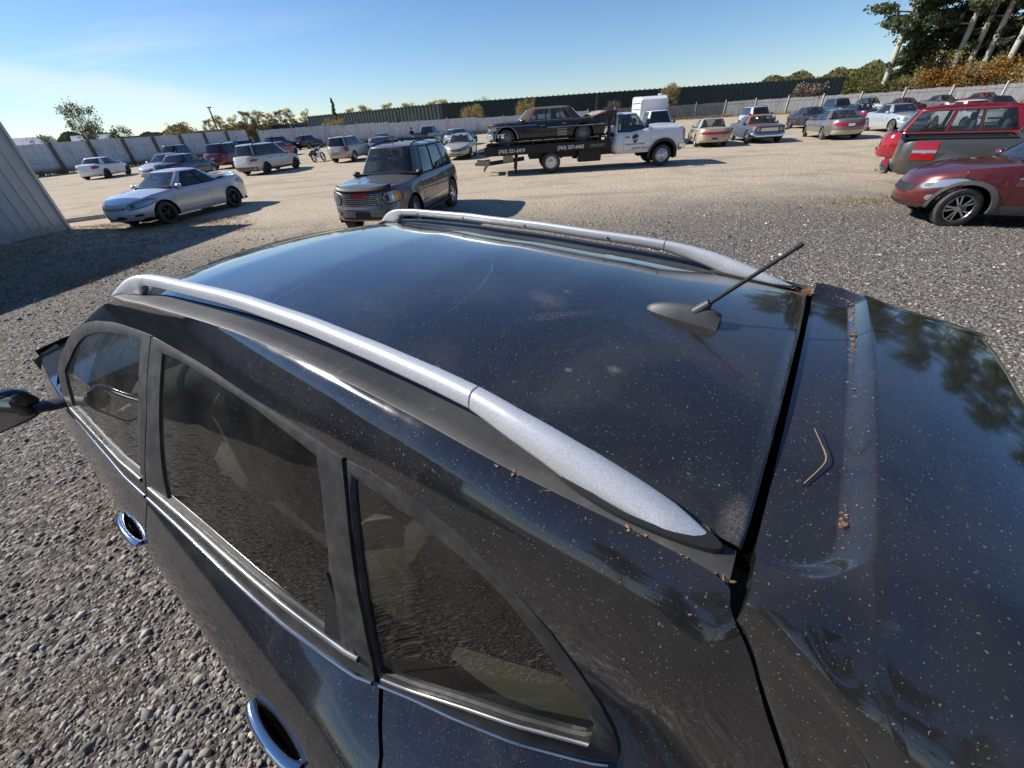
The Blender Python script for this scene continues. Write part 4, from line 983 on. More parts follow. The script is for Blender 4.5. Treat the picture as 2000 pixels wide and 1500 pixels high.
def parked_vehicles():
    P_white = paint('paint_white', (.80, .81, .82), 0., .35, .03, 2)
    P_silver = paint('paint_silver', (.62, .63, .65), .40, .30, .03, 3)
    P_silver2 = paint('paint_silver_warm', (.62, .59, .53), .35, .34, .06, 4)
    P_beige = paint('paint_beige', (.50, .45, .36), .3, .34, .08, 5)
    P_maroon = paint('paint_maroon', (.12, .012, .018), .3, .3, .05, 6)
    P_red = paint('paint_red', (.42, .015, .022), .2, .3, .03, 7)
    P_cherry = paint('paint_cherry', (.33, .012, .022), .25, .25, .02, 8)
    P_navy = paint('paint_navy', (.014, .022, .050), .3, .3, .05, 9)
    P_black = paint('paint_black', (.010, .011, .013), .2, .25, .04, 10)
    P_dark = paint('paint_charcoal', (.045, .047, .052), .55, .32, .05, 11)
    P_teal = paint('paint_teal', (.020, .055, .075), .4, .3, .05, 12)
    P_grey = paint('paint_graphite', (.12, .125, .13), .5, .34, .06, 13)
    P_pew = paint('paint_pewter', (.20, .18, .155), .45, .32, .05, 14)
    P_tan = paint('paint_tan', (.45, .40, .31), .3, .35, .05, 15)
    P_bluegrey = paint('paint_bluegrey', (.20, .26, .33), .6, .3, .04, 16)
    P_gold = paint('paint_gold', (.48, .40, .27), .3, .38, .08, 17)
    P_brick = paint('paint_brick', (.135, .020, .020), .40, .28, .02, 18)
    P_slate = paint('paint_slate', (.075, .078, .072), .45, .38, .05, 19)
    A = ('spoke5', 'alu'); A7 = ('spoke7', 'alu'); BK = ('steel', 'rim_black'); D = ('spoke6', 'rim_dusty')
    G1 = 'vehicles parked across the gravel yard'
    # ---- silver two-door coupe
    sp = V(SED, L=4.77, W=1.81, H=1.42, wb=2.67, fo=.98, r=.33, nose=.68, hood=.93, belt=.93, deck=1.02, tail=.92, cowl=.98, rf=.20, rr=-.72, rb=-1.72, side=[(.165, .42), (.445, .86)], doors=[(-.42, .92)], rexp=.72, gb=(6, 3.),
           na=(5, 2.4), front=[('headlight', 'lamp_clear', .50, .93, .66, .90, .008, 1), ('turn_signal', 'amber', .925, .945, .68, .82, .010, 1), ('grille', 'plastic_black', -.44, .44, .72, .82, .006), ('grille_bar', 'chrome', -.40, .40, .755, .785, .014), ('air_intake', 'plastic_black', -.40, .40, .12, .34, .006), ('fog_recess', 'plastic_black', .60, .78, .22, .34, .006, 1), ('front_plate', 'plate_white', -.20, .10, .22, .46, .016)],
           rear=[('taillight', 'taillight_red', .55, .97, .62, .90, .008, 1), ('rear_plate', 'plate_white', -.17, .17, .58, .72, .012)], side_t=(.10, .90))
    c, h = build_vehicle('coupe', sp, dict(body=P_silver, glass='glass_mid', rim=('split5', 'rim_black'), sg='glass_dark'), 'silver two-door coupe with black wheels and a rear spoiler, its nose towards the metal building', 'car', (-10.9, 15.0), -103.)
    MB().tube(smooth_path([(-2.02, -.62, .98), (-2.10, -.55, 1.09), (-2.14, 0, 1.12), (-2.10, .55, 1.09), (-2.02, .62, .98)], 20, 2), .028, 8).build('spoiler', P_silver, c)
    # ---- grey SUV with bug deflector
    sp = V(SUV, L=4.87, W=1.9, H=1.80, wb=2.87, fo=.93, r=.385, sill=.36, nose=.98, hood=1.13, belt=1.12, deck=1.12, tail=1.05, rails=1, cowl=.98, rf=.42, rr=-2.05, rb=-2.28, na=(8, 3.2), lift=.02, steer=radians(8),
           side=[(.045, .27), (.315, .60), (.63, .885)], wid_t=[(0, .96), (.12, .985), (.40, 1.), (.62, .995), (.80, .98), (.93, .95), (1, .90)], nose_t=[(0, -.06), (.10, -.02), (.35, 0), (.42, 0), (.48, -.05), (.9, -.06), (1, -.12)],
           front=[('headlight', 'lamp_clear', .57, .90, .56, .90, .010, 1), ('turn_signal', 'amber', .80, .90, .58, .88, .014, 1), ('grille_surround', P_pew, -.50, .50, .44, .92, .012), ('grille', 'plastic_black', -.40, .40, .54, .90, .020),
                  ('fog_lamp_recess', 'plastic_black', .58, .74, .22, .36, .006, 1), ('fog_lamp', 'lamp_clear', .615, .705, .245, .335, .018, 1), ('air_intake', 'plastic_black', -.62, .62, .06, .14, .006), ('front_plate', 'plate_dark', -.19, .19, .10, .36, .020)],
           rear=SUVR)
    c, h = build_vehicle('suv', sp, dict(body=P_pew, glass='glass_mid', rim=A, sg='glass_dark', mirror='plastic_black', mould='alu', railm='plastic_black'), 'pewter grey SUV with a black hood deflector and a horizontal bar grille', 'suv', (-2.62, 12.0), -103.)
    for k in range(5): h['endpatch'](True, -.395, .395, .565+.068*k, .595+.068*k, .030, 'grille_bar', 'belt_silver')
    cg_ = MB(); G = []
    for y in np.linspace(-.80, .80, 17):
        p = h['end_pt'](True, y/.95*.97, 1.0); G.append([(p[0]-.10, p[1], p[2]+.035), (p[0]+.02, p[1], p[2]+.055), (p[0]+.075, p[1], p[2]+.005), (p[0]+.06, p[1], p[2]-.05)])
    cg_.grid(G).build('hood_deflector', 'plastic_black', c)
    simple('emblem_red', (.55, .015, .03), .3, coat=.6)
    text_part('GMC', .155, 'emblem_red', c, (h['end_pt'](True, 0, .7)[0]+.036, -.22, .86), (pi/2, 0, pi/2), 'badge', bold=.006).scale = (1.25, 1, 1)
    MB().bar((.15, .02, 1.80), (.10, .02, 1.93), .022).build('antenna', 'plastic_black', c)
    for s in (1, -1): MB().box((0, s*.93, .33), (1.7, .16, .05), .02).build('running_board', 'plastic_black', c)
    for x in (-.55, -1.5): MB().bar((x, -.55, 1.84), (x, .55, 1.84), .05, .03).build('crossbar', 'plastic_black', c)
    # ---- white sedan by the white fence
    sp = V(SED, L=4.5, W=1.75, H=1.43, wb=2.70, fo=.88, cowl=1.15, rf=.35, rr=-.95, rb=-1.55, nose=.68, deck=1.0, tail=.90, front=SEDF, rear=SEDR, na=(5, 2.5))
    build_vehicle('sedan', sp, dict(body=P_white, glass='glass_mid', rim=BK), 'white sedan with black wheels and red wraparound taillights, parked along the white panel fence', 'car', (-31.8, 37.2), 99.)
    # ---- silver minivan with dark lower body
    sp = V(SUV, L=4.93, W=1.86, H=1.72, wb=2.9, fo=1.0, r=.33, sill=.24, nose=.72, hood=.98, belt=1.05, deck=1.06, tail=.98, cowl=1.35, rf=.45, rr=-1.95, rb=-2.25, side=[(.03, .29), (.32, .58), (.61, .90)], doors=[(-1.0, .05), (.06, 1.05)], rails=1,
           rear=[('taillight', 'taillight_red', .66, .96, .66, .82, .008, 1), ('bumper', 'plastic_grey', -.9, .9, .02, .30, .008), ('rear_plate', 'plate_white', -.17, .17, .56, .68, .012)], front=SEDF)
    build_vehicle('minivan', sp, dict(body=P_silver2, glass='glass_dark', rim=BK, rw='glass_mid', clad='plastic_grey', railm='plastic_black', handle='plastic_grey'), 'silver minivan with a dark grey lower band and black steel wheels, behind the silver coupe', 'minivan', (-15.5, 31.2), 76.)
    # ---- beige SUV
    sp = V(SUV, L=4.69, W=1.82, H=1.70, wb=2.72, rails=1, rear=SUVR, front=SUVF)
    build_vehicle('suv', sp, dict(body=P_beige, glass='glass_dark', rim=A, clad='plastic_grey', railm='plastic_black'), 'beige SUV with black roof rails showing its tailgate, beside the motorcycle', 'suv', (-11.5, 36.6), 80.)
    # ---- beige sedan facing the camera
    sp = V(SED, L=4.78, W=1.81, H=1.45, front=SEDF, rear=SEDR, na=(5, 2.5))
    c, h = build_vehicle('sedan', sp, dict(body=P_beige, glass='glass_mid', rim=D, mirror='plastic_black'), 'beige sedan with white writing across its windshield, between the grey SUV and the tow truck', 'car', (-2.4, 31.8), -95.)
    for e in (-.52, .36):
        p = h['gend'](True, e, .84, .02)
        simple('marker_white', (.75, .76, .76), .7)
        o = text_part('SOLD' if e < 0 else 'FREE', .13, 'marker_white', c, p, (radians(58), 0, pi/2), 'windshield_writing')
    # ---- maroon SUV, two dark SUVs, two sedans behind the coupe
    sp = V(SUV, L=5.0, W=1.98, H=1.78, wb=2.87, rear=SUVR, front=SUVF)
    build_vehicle('suv', V(sp, rails=1), dict(body=P_maroon, glass='glass_dark', rim=A), 'dark maroon SUV with sun glare on its tailgate, left of the silver minivan', 'suv', (-22.2, 38.9), 86.)
    build_vehicle('suv', V(SUV, rear=SUVR, front=SUVF, rails=1), dict(body=P_navy, glass='glass_dark', rim=A), 'dark blue SUV with black roof rails beyond the maroon SUV', 'suv', (-27.4, 51.6), 64.)
    build_vehicle('suv', V(SUV, rear=SUVR, front=SUVF, rails=1), dict(body=P_black, glass='glass_mid', rim=D, sg='glass_dark'), 'black SUV facing out with its back to the white panel fence', 'suv', (-34.5, 49.6), -89.)
    build_vehicle('sedan', V(SED, front=SEDF, rear=SEDR), dict(body=P_silver, glass='glass_mid', rim=A, roof=P_navy), 'silver sedan with a dark roof, mostly hidden behind the silver coupe', 'car', (-23.7, 33.0), -89.)
    build_vehicle('sedan', V(SED, front=SEDF, rear=SEDR), dict(body=P_navy, glass='glass_mid', rim=A), 'dark blue sedan with its roof showing above the silver coupe', 'car', (-20.9, 30.9), 91.)
    # ---- centre rows
    build_vehicle('sedan', V(SED, L=4.4, W=1.73, H=1.38, wb=2.6, rear=SEDR, front=SEDF), dict(body=P_red, glass='glass_mid', rim=BK), 'bright red small sedan beyond the silver minivan', 'car', (-23.9, 51.6), 82.)
    build_vehicle('suv', V(SUV, H=1.8, rear=SUVR, front=SUVF, rails=1), dict(body=P_teal, glass='glass_dark', rim=A), 'dark teal SUV with roof rails parked near the far fence', 'suv', (-29.9, 65.2), 68.)
    build_vehicle('suv', V(SUV, H=1.68, rear=SUVR, front=SUVF, rr=-1.75), dict(body=P_black, glass='glass_dark', rim=A), 'black crossover with bright alloy wheels between the teal SUV and the motorcycle', 'suv', (-27.3, 68.5), 72.)
    build_vehicle('pickup_truck', V(PICK, L=5.0, W=1.8, H=1.7, wb=3.0, cowl=1.05, rf=.5, rr=-.4, rb=-.55, bed=-.6, r=.35, front=SUVF), dict(body=P_maroon, glass='glass_mid', rim=D), 'dark red pickup truck standing against the far white fence', 'pickup', (-26.0, 88.0), -120.)
    build_vehicle('sedan', V(SED, rear=SEDR, front=SEDF), dict(body=paint('paint_rose', (.36, .04, .05), .3, .3, .06, 21), glass='glass_pale', rim=A), 'faded red sedan between the beige SUV and the far fence', 'car', (-13.4, 56.2), 70.)
    build_vehicle('sedan', V(SED, rear=SEDR, front=SEDF), dict(body=P_bluegrey, glass='glass_mid', rim=A), 'blue grey sedan tucked behind the grey SUV', 'car', (-9.6, 39.8), 74.)
    build_vehicle('pickup_truck', V(PICK, front=SUVF, rear=[('taillight', 'taillight_red', .86, .97, .35, .9, .008, 1)]), dict(body=paint('paint_steelblue', (.10, .13, .17), .5, .3, .05, 22), glass='glass_dark', rim=A), 'dark pickup truck with a person standing at its side', 'pickup', (-7.5, 53.0), 76.)
    build_vehicle('hatchback', V(SED, L=4.5, H=1.5, wb=2.65, rr=-1.5, rb=-1.95, deck=1.0, tail=.95, side=[(.05, .22), (.25, .52), (.55, .87)], rear=SUVR, front=SEDF), dict(body=P_bluegrey, glass='glass_mid', rim=A), 'blue grey hatchback beyond the beige sedan', 'car', (-3.5, 48.2), 58.)
    build_vehicle('sedan', V(SED, rear=SEDR, front=SEDF), dict(body=P_bluegrey, glass='glass_mid', rim=A), 'blue grey sedan glimpsed over the hood of the rusty tail-finned car', 'car', (.9, 52.0), -91.)
    build_vehicle('suv', V(SUV, H=1.7, front=SUVF, rear=SUVR), dict(body=P_silver, glass='glass_dark', rim=A, mirror='plastic_black'), 'silver SUV seen over the tail fin of the old rusty car', 'suv', (11.9, 55.1), -110.)
    # ---- right hand rows
    sp = V(SED, L=4.8, W=1.8, H=1.42, wb=2.66, nose=.72, hood=.90, deck=.96, tail=.90, na=(9, 4), ra=(10, 4.5), rr=-.85, rb=-1.35, cowl=.75, rf=.05, gb=(12, 4), ga=(12, 4), wr=.60,
           rear=[('taillight', 'taillight_red', -.93, .93, .60, .80, .008), ('reflector', 'taillight_red', .30, .90, .69, .71, .012, 1), ('bumper', P_gold, -.97, .97, .14, .46, .030), ('rear_plate', 'plate_dark', -.18, .18, .22, .36, .04)], front=SEDF)
    build_vehicle('sedan', sp, dict(body=P_gold, glass='glass_pale', rim=('steel', 'alu'), door1l=P_black, ws='glass_mid', roof=P_tan), 'gold boxy sedan with a full width red taillight and a mismatched black front door', 'car', (13.4, 28.6), 75.)
    dod = rusty('paint_faded_blue', (.085, .10, .135), (.30, .085, .045), (.86, .93), .75, 1.6, .3, .5, 3.)
    dodr = rusty('paint_faded_roof', (.12, .13, .15), (.36, .12, .07), None, 1.0, 1.2, .0, .6, 5., .05)
    sp = V(SED, L=5.2, W=1.93, H=1.40, wb=3.02, fo=.90, r=.34, sill=.26, cowl=.70, rf=.30, rr=-.95, rb=-1.28, wr=.63, na=(12, 7), ra=(12, 7), nose=.82, hood=.93, belt=.92, deck=.93, tail=.90, ga=(12, 4), gb=(12, 4), side=[(.10, .46), (.50, .92)], crown=.03,
           prof=[(-3.2, .90), (-2.5, .93), (0, .93), (1.2, .92), (2.30, .88), (2.41, .84)], nose_t=[(0, -.06), (.15, 0), (.34, 0), (.38, -.10), (.9, -.08), (1, -.10)],
           front=[('grille', 'alu', -.48, .48, .56, .86, .004), ('headlight_panel', 'plastic_grey', .50, .94, .52, .90, .004, 1), ('headlight', 'lamp_clear', .54, .70, .58, .86, .012, 1), ('headlight', 'lamp_clear', .76, .92, .58, .86, .012, 1), ('bumper', 'chrome', -.98, .98, .12, .44, .05)], rear=SEDR)
    build_vehicle('sedan', sp, dict(body=dod, roof=dodr, glass='glass_mid', rim=('steel', 'rim_dusty'), sg='glass_pale', ws='glass_pale', wtrim='alu'), 'old faded blue sedan with rust on its roof and hood and a battered chrome bumper', 'car', (16.5, 28.7), -102.)
    build_vehicle('suv', V(SUV, L=4.6, W=1.8, H=1.70, wb=2.7, front=SUVF, rear=SUVR, rails=1), dict(body=P_silver, glass='glass_dark', rim=D, mirror='plastic_black'), 'silver SUV with black mirrors behind the rusty blue sedan', 'suv', (22.6, 39.6), -98.)
    build_vehicle('sedan', V(SED, L=4.9, W=1.85, H=1.46, front=SEDF, rear=SEDR), dict(body=P_dark, glass='glass_mid', rim=D), 'charcoal sedan standing with its rear wheel near the fence, behind the pewter sedan', 'car', (25.7, 37.2), -98.)
    sp = V(SED, L=5.08, W=1.87, H=1.45, wb=2.85, fo=1.0, nose=.70, deck=.99, tail=.93, ra=(7, 3.2), steer=radians(-22),
           rear=[('taillight', 'taillight_red', -.92, .92, .60, .84, .008), ('rear_plate', 'plate_white', -.17, .17, .62, .78, .016), ('bumper', P_tan, -.985, .985, .04, .34, .012)], front=SEDF)
    build_vehicle('sedan', sp, dict(body=P_pew, glass='glass_pale', rim=A, sg='glass_mid', clad=P_tan, mirror='plastic_black'), 'pewter and tan two-tone sedan with a full width taillight and bright alloy wheels', 'car', (20.5, 27.6), 74.)
    build_vehicle('sedan', V(SED, L=5.0, W=1.88, H=1.48, wb=3.05, r=.35, fo=.85, cowl=1.05, belt=1.0, hood=1.0, deck=1.03, nose=.78, front=SEDF, rear=SEDR), dict(body=paint('paint_ice', (.55, .59, .62), .5, .3, .03, 23), glass='glass_dark', rim=A), 'pale silver sedan facing forward beside the red SUV', 'car', (25.5, 28.8), -106.)
    build_vehicle('sedan', V(SED, L=4.9, W=1.83, front=SEDF, rear=SEDR), dict(body=P_navy, glass='glass_mid', rim=A), 'navy sedan with a glowing red taillight, turned away between two sedans', 'car', (30.5, 38.7), 80.)
    build_vehicle('suv', V(SUV, H=1.78, front=SUVF, rear=SUVR), dict(body=P_teal, glass='glass_dark', rim=A), 'dark green SUV parked against the grey board fence', 'suv', (37.0, 49.6), -102.)
    build_vehicle('hatchback', V(SED, L=4.6, H=1.58, rr=-1.5, rb=-2.0, side=[(.05, .22), (.25, .52), (.55, .87)], front=SEDF, rear=SUVR), dict(body=P_white, glass='glass_mid', rim=A, roof=P_dark), 'white hatchback with a dark roof next to the dark green SUV', 'car', (45.5, 56.0), -95.)
    build_vehicle('sedan', V(SED, front=SEDF, rear=SEDR), dict(body=P_maroon, glass='glass_mid', rim=A), 'maroon sedan in the back row beside the white hatchback', 'car', (42.4, 47.6), -96.)
    build_vehicle('sedan', V(SED, L=4.9, W=1.85, front=SEDF, rear=SEDR), dict(body=P_grey, glass='glass_mid', rim=A), 'graphite sedan between two maroon sedans in the back row', 'car', (48.0, 49.4), -97.)
    build_vehicle('sedan', V(SED, front=SEDF, rear=SEDR), dict(body=paint('paint_crimson', (.22, .012, .03), .3, .3, .04, 24), glass='glass_mid', rim=A), 'crimson sedan at the end of the back row by the leaning fence post', 'car', (50.4, 47.4), -95.)
    build_vehicle('sedan', V(SED, front=SEDF, rear=SEDR), dict(body=P_bluegrey, glass='glass_dark', rim=A, roof=P_dark), 'grey sedan with a dark roof beyond the red SUV', 'car', (34.9, 31.8), -106.)
    build_vehicle('sedan', V(SED, front=SEDF, rear=SEDR), dict(body=P_white, glass='glass_mid', rim=A), 'white sedan with only its roof showing above the red SUV', 'car', (28.6, 27.3), -107.)
    # ---- red SUV, grey pickup, brick red crossover on the right
    sp = V(SUV, L=5.2, W=2.0, H=1.93, wb=3.02, fo=.92, r=.39, sill=.40, nose=1.0, hood=1.2, belt=1.20, deck=1.20, tail=1.10, rr=-2.05, rb=-2.42, cowl=1.2, rf=.75, wr=.72, side=[(.03, .335), (.375, .60), (.63, .88)], doors=[(-1.0, .05), (.06, 1.15)], rails=1, front=SUVF,
           rear=[('tail_lamp', 'taillight_red', .80, .965, .48, .97, .008, 1), ('bumper', P_cherry, -.985, .985, .02, .34, .04), ('rear_plate', 'plate_white', -.17, .17, .58, .72, .012)])
    build_vehicle('suv', sp, dict(body=P_cherry, glass='glass_mid', rim=A, railm=P_cherry, sg='glass_mid', handle='chrome'), 'cherry red full-size SUV behind the grey pickup bed', 'suv', (17.1, 15.5), -40., z=-.33)
    sp = V(PICK, L=5.8, W=2.0, H=1.92, wb=3.5, fo=.95, r=.40, sill=.46, nose=1.05, hood=1.25, belt=1.25, deck=1.30, tail=1.28, arch=.50, flare=.035,
           prof=[(-3.35, 1.34), (-2.5, 1.36), (-.8, 1.36), (0, 1.28), (1.25, 1.24), (2.2, 1.10), (2.75, 1.0)], side=[(.08, .42), (.47, .86)],
           rear=[('tail_lamp', 'taillight_red', .975, .9990, .40, .92, .010, 1), ('reverse_lamp', 'lamp_clear', .974, .9990, .60, .68, .014, 1)], front=SUVF, tail_t=[(0, -.04), (.12, 0), (1, 0)])
    slate = rusty('paint_slate_rust', (.085, .088, .082), (.16, .07, .035), (1.10, .86), .35, 5., .45, .36, 9., .9)
    c, h = build_vehicle('pickup_truck', sp, dict(body=slate, glass='glass_mid', rim=D), 'slate grey pickup with a rusted wheel arch and chrome bumper, beside the brick red crossover', 'pickup', (14.6, 11.4), -42., z=-.35)
    MB().box((h['xT']-.12, 0, .60), (.20, 1.86, .20), .05).build('rear_bumper', 'chrome', c)
    MB().box((h['xT']-.04, 0, .52), (.16, 1.70, .10), .02).build('bumper_pad', 'plastic_black', c)
    MB().bar((h['xT']-.30, .1, .45), (h['xT'], .1, .47), .06).build('tow_hitch', 'rim_dusty', c)
    sp = V(SUV, L=4.40, W=1.84, H=1.66, wb=2.69, fo=.80, r=.35, sill=.26, nose=.80, hood=1.06, belt=1.05, deck=1.08, tail=1.0, cowl=.80, rf=.10, rr=-1.6, rb=-2.0, na=(4.5, 2.3), arch=.415, flarew=.065, cladz=.42, doors=[(-1.0, -.18), (-.17, .78)], lift=.05, steer=radians(10),
           front=[('headlight', 'lamp_clear', .58, .925, .64, .84, .010, 1), ('grille', 'plastic_black', -.48, .48, .58, .80, .006), ('fog_lamp', 'lamp_clear', .72, .84, .28, .44, .012, 1), ('lower_cladding', 'plastic_grey', -.955, .955, .0, .14, .010)], rear=SUVR)
    c, h = build_vehicle('crossover_suv', sp, dict(body=P_brick, glass='glass_mid', rim=('split5', 'alu'), clad='plastic_grey', flare='plastic_grey'), 'brick red metallic crossover with grey wheel arch trim and ten-spoke alloy wheels', 'suv', (10.25, 7.75), 153., z=-.08)
    for s in (1, -1): MB().box(h['side_pt'](.66, .86, s, .008), (.22, .02, .045), .008).build('fender_vent', 'chrome', c)

# ------------------------------------------------------------------ white flatbed tow truck
def tow_truck():
    PW = MATS['paint_white']; x0, y0, yw = 4.9, 20.7, -1.5
    sp = V(PICK, L=3.35, W=2.03, H=2.06, wb=4.9, fo=1.0, xT=.22, xc=1.75, axles=[2.45], r=.405, sill=.56, nose=1.34, hood=1.46, belt=1.30, deck=1.30, tail=1.3, cowl=1.95, rf=1.28, rr=.38, rb=.27, wr=.70, bed=None, arch=.55, flarew=.10, flareo=.05,
           prof=[(.2, 1.32), (.9, 1.32), (1.9, 1.47), (2.6, 1.46), (3.2, 1.43), (3.46, 1.36)], nose_t=[(0, 0), (.5, 0), (.9, -.02), (1, -.06)], crown=.03, side=[(.12, .90)], doors=[(.72, 1.86)], na=(14, 6), ra=(14, 6), gb=(14, 6), bs=(.75, .25, .85), wbase=.90, ms=(.12, .22, .34), mz=.20,
           front=[('headlight', 'lamp_clear', .62, .94, .40, .92, .012, 1), ('turn_signal', 'amber', .945, .965, .45, .88, .02, 1), ('grille', 'plastic_black', -.58, .58, .34, .92, .008), ('grille_bar', 'chrome', -.56, .56, .54, .60, .02), ('grille_bar', 'chrome', -.56, .56, .70, .76, .02), ('bumper', 'chrome', -.99, .99, .0, .24, .08)])
    root, h = build_vehicle('tow_truck', sp, dict(body=PW, glass='glass_mid', rim=('steel', 'alu'), flare='plastic_black', mirror='plastic_black', handle='plastic_black'), 'white flatbed tow truck with a black deck carrying an old car', 'tow truck', (x0, y0), yw)
    blk = simple('deck_black', (.007, .007, .008), .45, nz=.3, nscale=6)
    m = MB().box((-2.62, 0, .98), (5.6, 2.3, .07), .01); m.build('deck', blk, root, smooth=False)
    for s in (1, -1):
        MB().box((-2.62, s*1.15, .97), (5.5, .10, .36), .02).build('deck_side_rail', blk, root)
        MB().bar((-5.2, s*1.14, 1.26), (-.1, s*1.14, 1.26), .05).build('stake_rail', blk, root)
        for k in range(9): MB().box((-5.1+.62*k, s*1.14, 1.18), (.06, .05, .14)).build('rail_post', blk, root)
        MB().box((.05, s*.92, 1.55), (.12, .16, 1.1), .01).build('headboard_post', simple('headboard_blue', (.010, .014, .035), .4), root)
        MB().box((-1.2, s*.55, .66), (4.4, .14, .22)).build('chassis_rail', blk, root)
        o = MB(); o.box((-.75, s*.86, .58), (1.0, .40, .46), .03); o.build('side_box', blk, root)
        o = MB(); o.bar((-3.95, s*1.0, .85), (-4.05, s*1.0, .06), .14, .10); o.build('stabiliser_leg', blk, root)
        MB().box((-4.35, s*1.02, .66), (.44, .06, .26), .01).build('work_box', 'rim_dusty', root)
        for dy in (.0, -.30): wheel_at(root, -2.45, s*(.98+dy), .405, s, 'dually' if dy == 0 else 'steel', 'alu' if dy == 0 else 'rim_dusty')
        MB().lathe([(.03, 0), (.03, .012), (0, .012)], 10, 'y', (-.22, 1.20*s, .93)).build('marker_lamp', 'amber', root)
        MB().lathe([(.03, 0), (.03, .012), (0, .012)], 10, 'y', (-5.1, 1.20*s, .93)).build('marker_lamp', 'taillight_red', root)
    MB().add([(-5.42, -1.15, 1.0), (-5.42, 1.15, 1.0), (-5.75, 1.12, .96), (-5.75, -1.12, .96), (-5.42, -1.15, .84), (-5.42, 1.15, .84)], [(0, 1, 2, 3), (4, 3, 2, 5), (0, 3, 4), (1, 5, 2)]).build('deck_ramp', blk, root, smooth=False)
    MB().bar((-3.6, 0, .55), (-5.35, 0, .42), .16).build('wheel_lift_boom', blk, root)
    o = MB(); o.bar((-5.3, -.75, .46), (-5.3, .75, .46), .14); o.bar((-5.3, .0, .60), (-5.3, 0, .35), .22)
    for s in (1, -1): o.bar((-5.3, s*.72, .46), (-5.85, s*.70, .50), .12); o.bar((-5.3, s*.5, .44), (-5.5, s*.5, .18), .10)
    o.build('wheel_lift_crossbar', 'rim_dusty', root)
    MB().box((.02, 0, 2.0), (.10, 1.9, .10), .01).build('headboard_beam', 'headboard_blue', root)
    sh = MB(); sh.grid([[(-.75+1.0*t, v*(1.0-.1*t), 2.08+.11*sin(pi*t)*1.0-.10*abs(v)**3) for v in np.linspace(-1, 1, 9)] for t in np.linspace(0, 1, 9)])
    sh.grid([[(-.75+1.0*t, v*(1.0-.1*t), 2.02-.10*abs(v)**3) for v in np.linspace(-1, 1, 9)] for t in np.linspace(0, 1, 9)], flip=True)
    sh.build('wind_deflector', simple('canopy_dusty', (.32, .30, .27), .8, nz=.3, nscale=5), root)
    MB().bar((-.9, .3, .95), (-1.9, .3, .45), .07).build('hydraulic_ram', blk, root)
    simple('lettering_white', (.8, .8, .8), .5); simple('lettering_grey', (.25, .25, .26), .5); simple('lettering_dark', (.03, .03, .035), .5); simple('emblem_bronze', (.12, .105, .085), .5)
    ys = -1.2045
    text_part('(763) 321-5419', .185, 'lettering_white', root, (-4.75, ys, .89), (pi/2, 0, 0), bold=.004)
    text_part('(763) 327-6463', .185, 'lettering_white', root, (-2.2, ys, .89), (pi/2, 0, 0), bold=.004)
    text_part('CENTURY', .15, 'lettering_grey', root, (-.80, ys, .905), (pi/2, 0, 0), bold=.003)
    yd = -h['side_y'](1.3, .5)-.009
    text_part('WALL BOAT TOWING', .085, 'lettering_dark', root, (.78, yd-.004, .86), (pi/2, 0, 0))
    text_part('US DOT 4241316', .10, 'lettering_dark', root, (1.10, yd-.004, .70), (pi/2, 0, 0))
    def shield(pts, mat, y): MB().poly([(1.20+.14*a, y, 1.10+.18*b) for a, b in pts]).build('door_emblem', mat, root, smooth=False)
    o = [(-.05, 1.0), (-.45, .62), (-.85, .55), (-.85, .1), (-.70, -.35), (-.40, -.72), (-.02, -1.0), (.38, -.70), (.68, -.32), (.85, .15), (.90, .55), (.45, .68)]
    shield([(a*1.12, b*1.10) for a, b in o][::1], 'lettering_grey', yd-.003)
    shield(o, 'lettering_dark', yd-.005)
    shield([(-.82, -.12), (-.70, -.35), (-.40, -.72), (-.02, -1.0), (.38, -.70), (.68, -.32), (.85, .15), (.86, .35), (.3, .02), (-.3, -.10)], 'lettering_white', yd-.007)
    shield([(-.72, -.32), (-.40, -.72), (-.02, -1.0), (.38, -.70), (.68, -.32), (.85, .15), (.3, -.14), (-.3, -.26)], 'emblem_bronze', yd-.009)
    # ---- the old tail-finned sedan on the deck
    cad = rusty('paint_oxide_black', (.014, .011, .016), (.115, .052, .034), (.86, .98), 1.0, 1.1, .1, .42, 2., .55)
    cadr = rusty('paint_rust_roof', (.13, .075, .055), (.19, .10, .068), None, 1.0, 1.3, 0., .7, 4., 0.)
    sp = V(SED, L=5.55, W=2.02, H=1.44, wb=3.3, fo=.85, r=.36, sill=.28, cowl=1.22, rf=.70, rr=-1.22, rb=-1.78, wr=.66, na=(10, 4.5), ra=(13, 8), arch=.44,
           prof=[(-3.05, 1.14), (-2.95, 1.20), (-2.5, 1.12), (-1.9, 1.00), (-1.2, .95), (-.7, .98), (-.2, .94), (.7, .95), (1.9, .96), (2.42, .92), (2.5, .88)], psm=3,
           crown=lambda x: float(np.interp(x, [-3, -2, -1.2, 0, 2.2], [-.22, -.10, .03, .05, .05])), side=[(.14, .22), (.245, .50), (.53, .86)], ga=(10, 3.), gb=(8, 2.8), rexp=.8,
           tail_t=[(0, -.02), (.3, 0), (.55, -.10), (1, .16)], nose_t=[(0, -.04), (.2, 0), (.35, 0), (.42, -.10), (.8, -.04), (1, .02)], doors=[(-.98, -.06), (-.05, .92)],
           front=[('bumper', 'chrome', -.99, .99, .06, .40, .05), ('headlight', 'lamp_clear', .66, .80, .56, .78, .02, 1), ('headlight', 'lamp_clear', .82, .95, .56, .78, .02, 1), ('grille', 'alu', -.6, .6, .46, .74, .01)],
           rear=[('bumper', 'chrome', -.99, .99, .04, .34, .06), ('taillight', 'taillight_red', .86, .96, .40, .52, .03, 1)])
    a = radians(yw); lx = -2.72
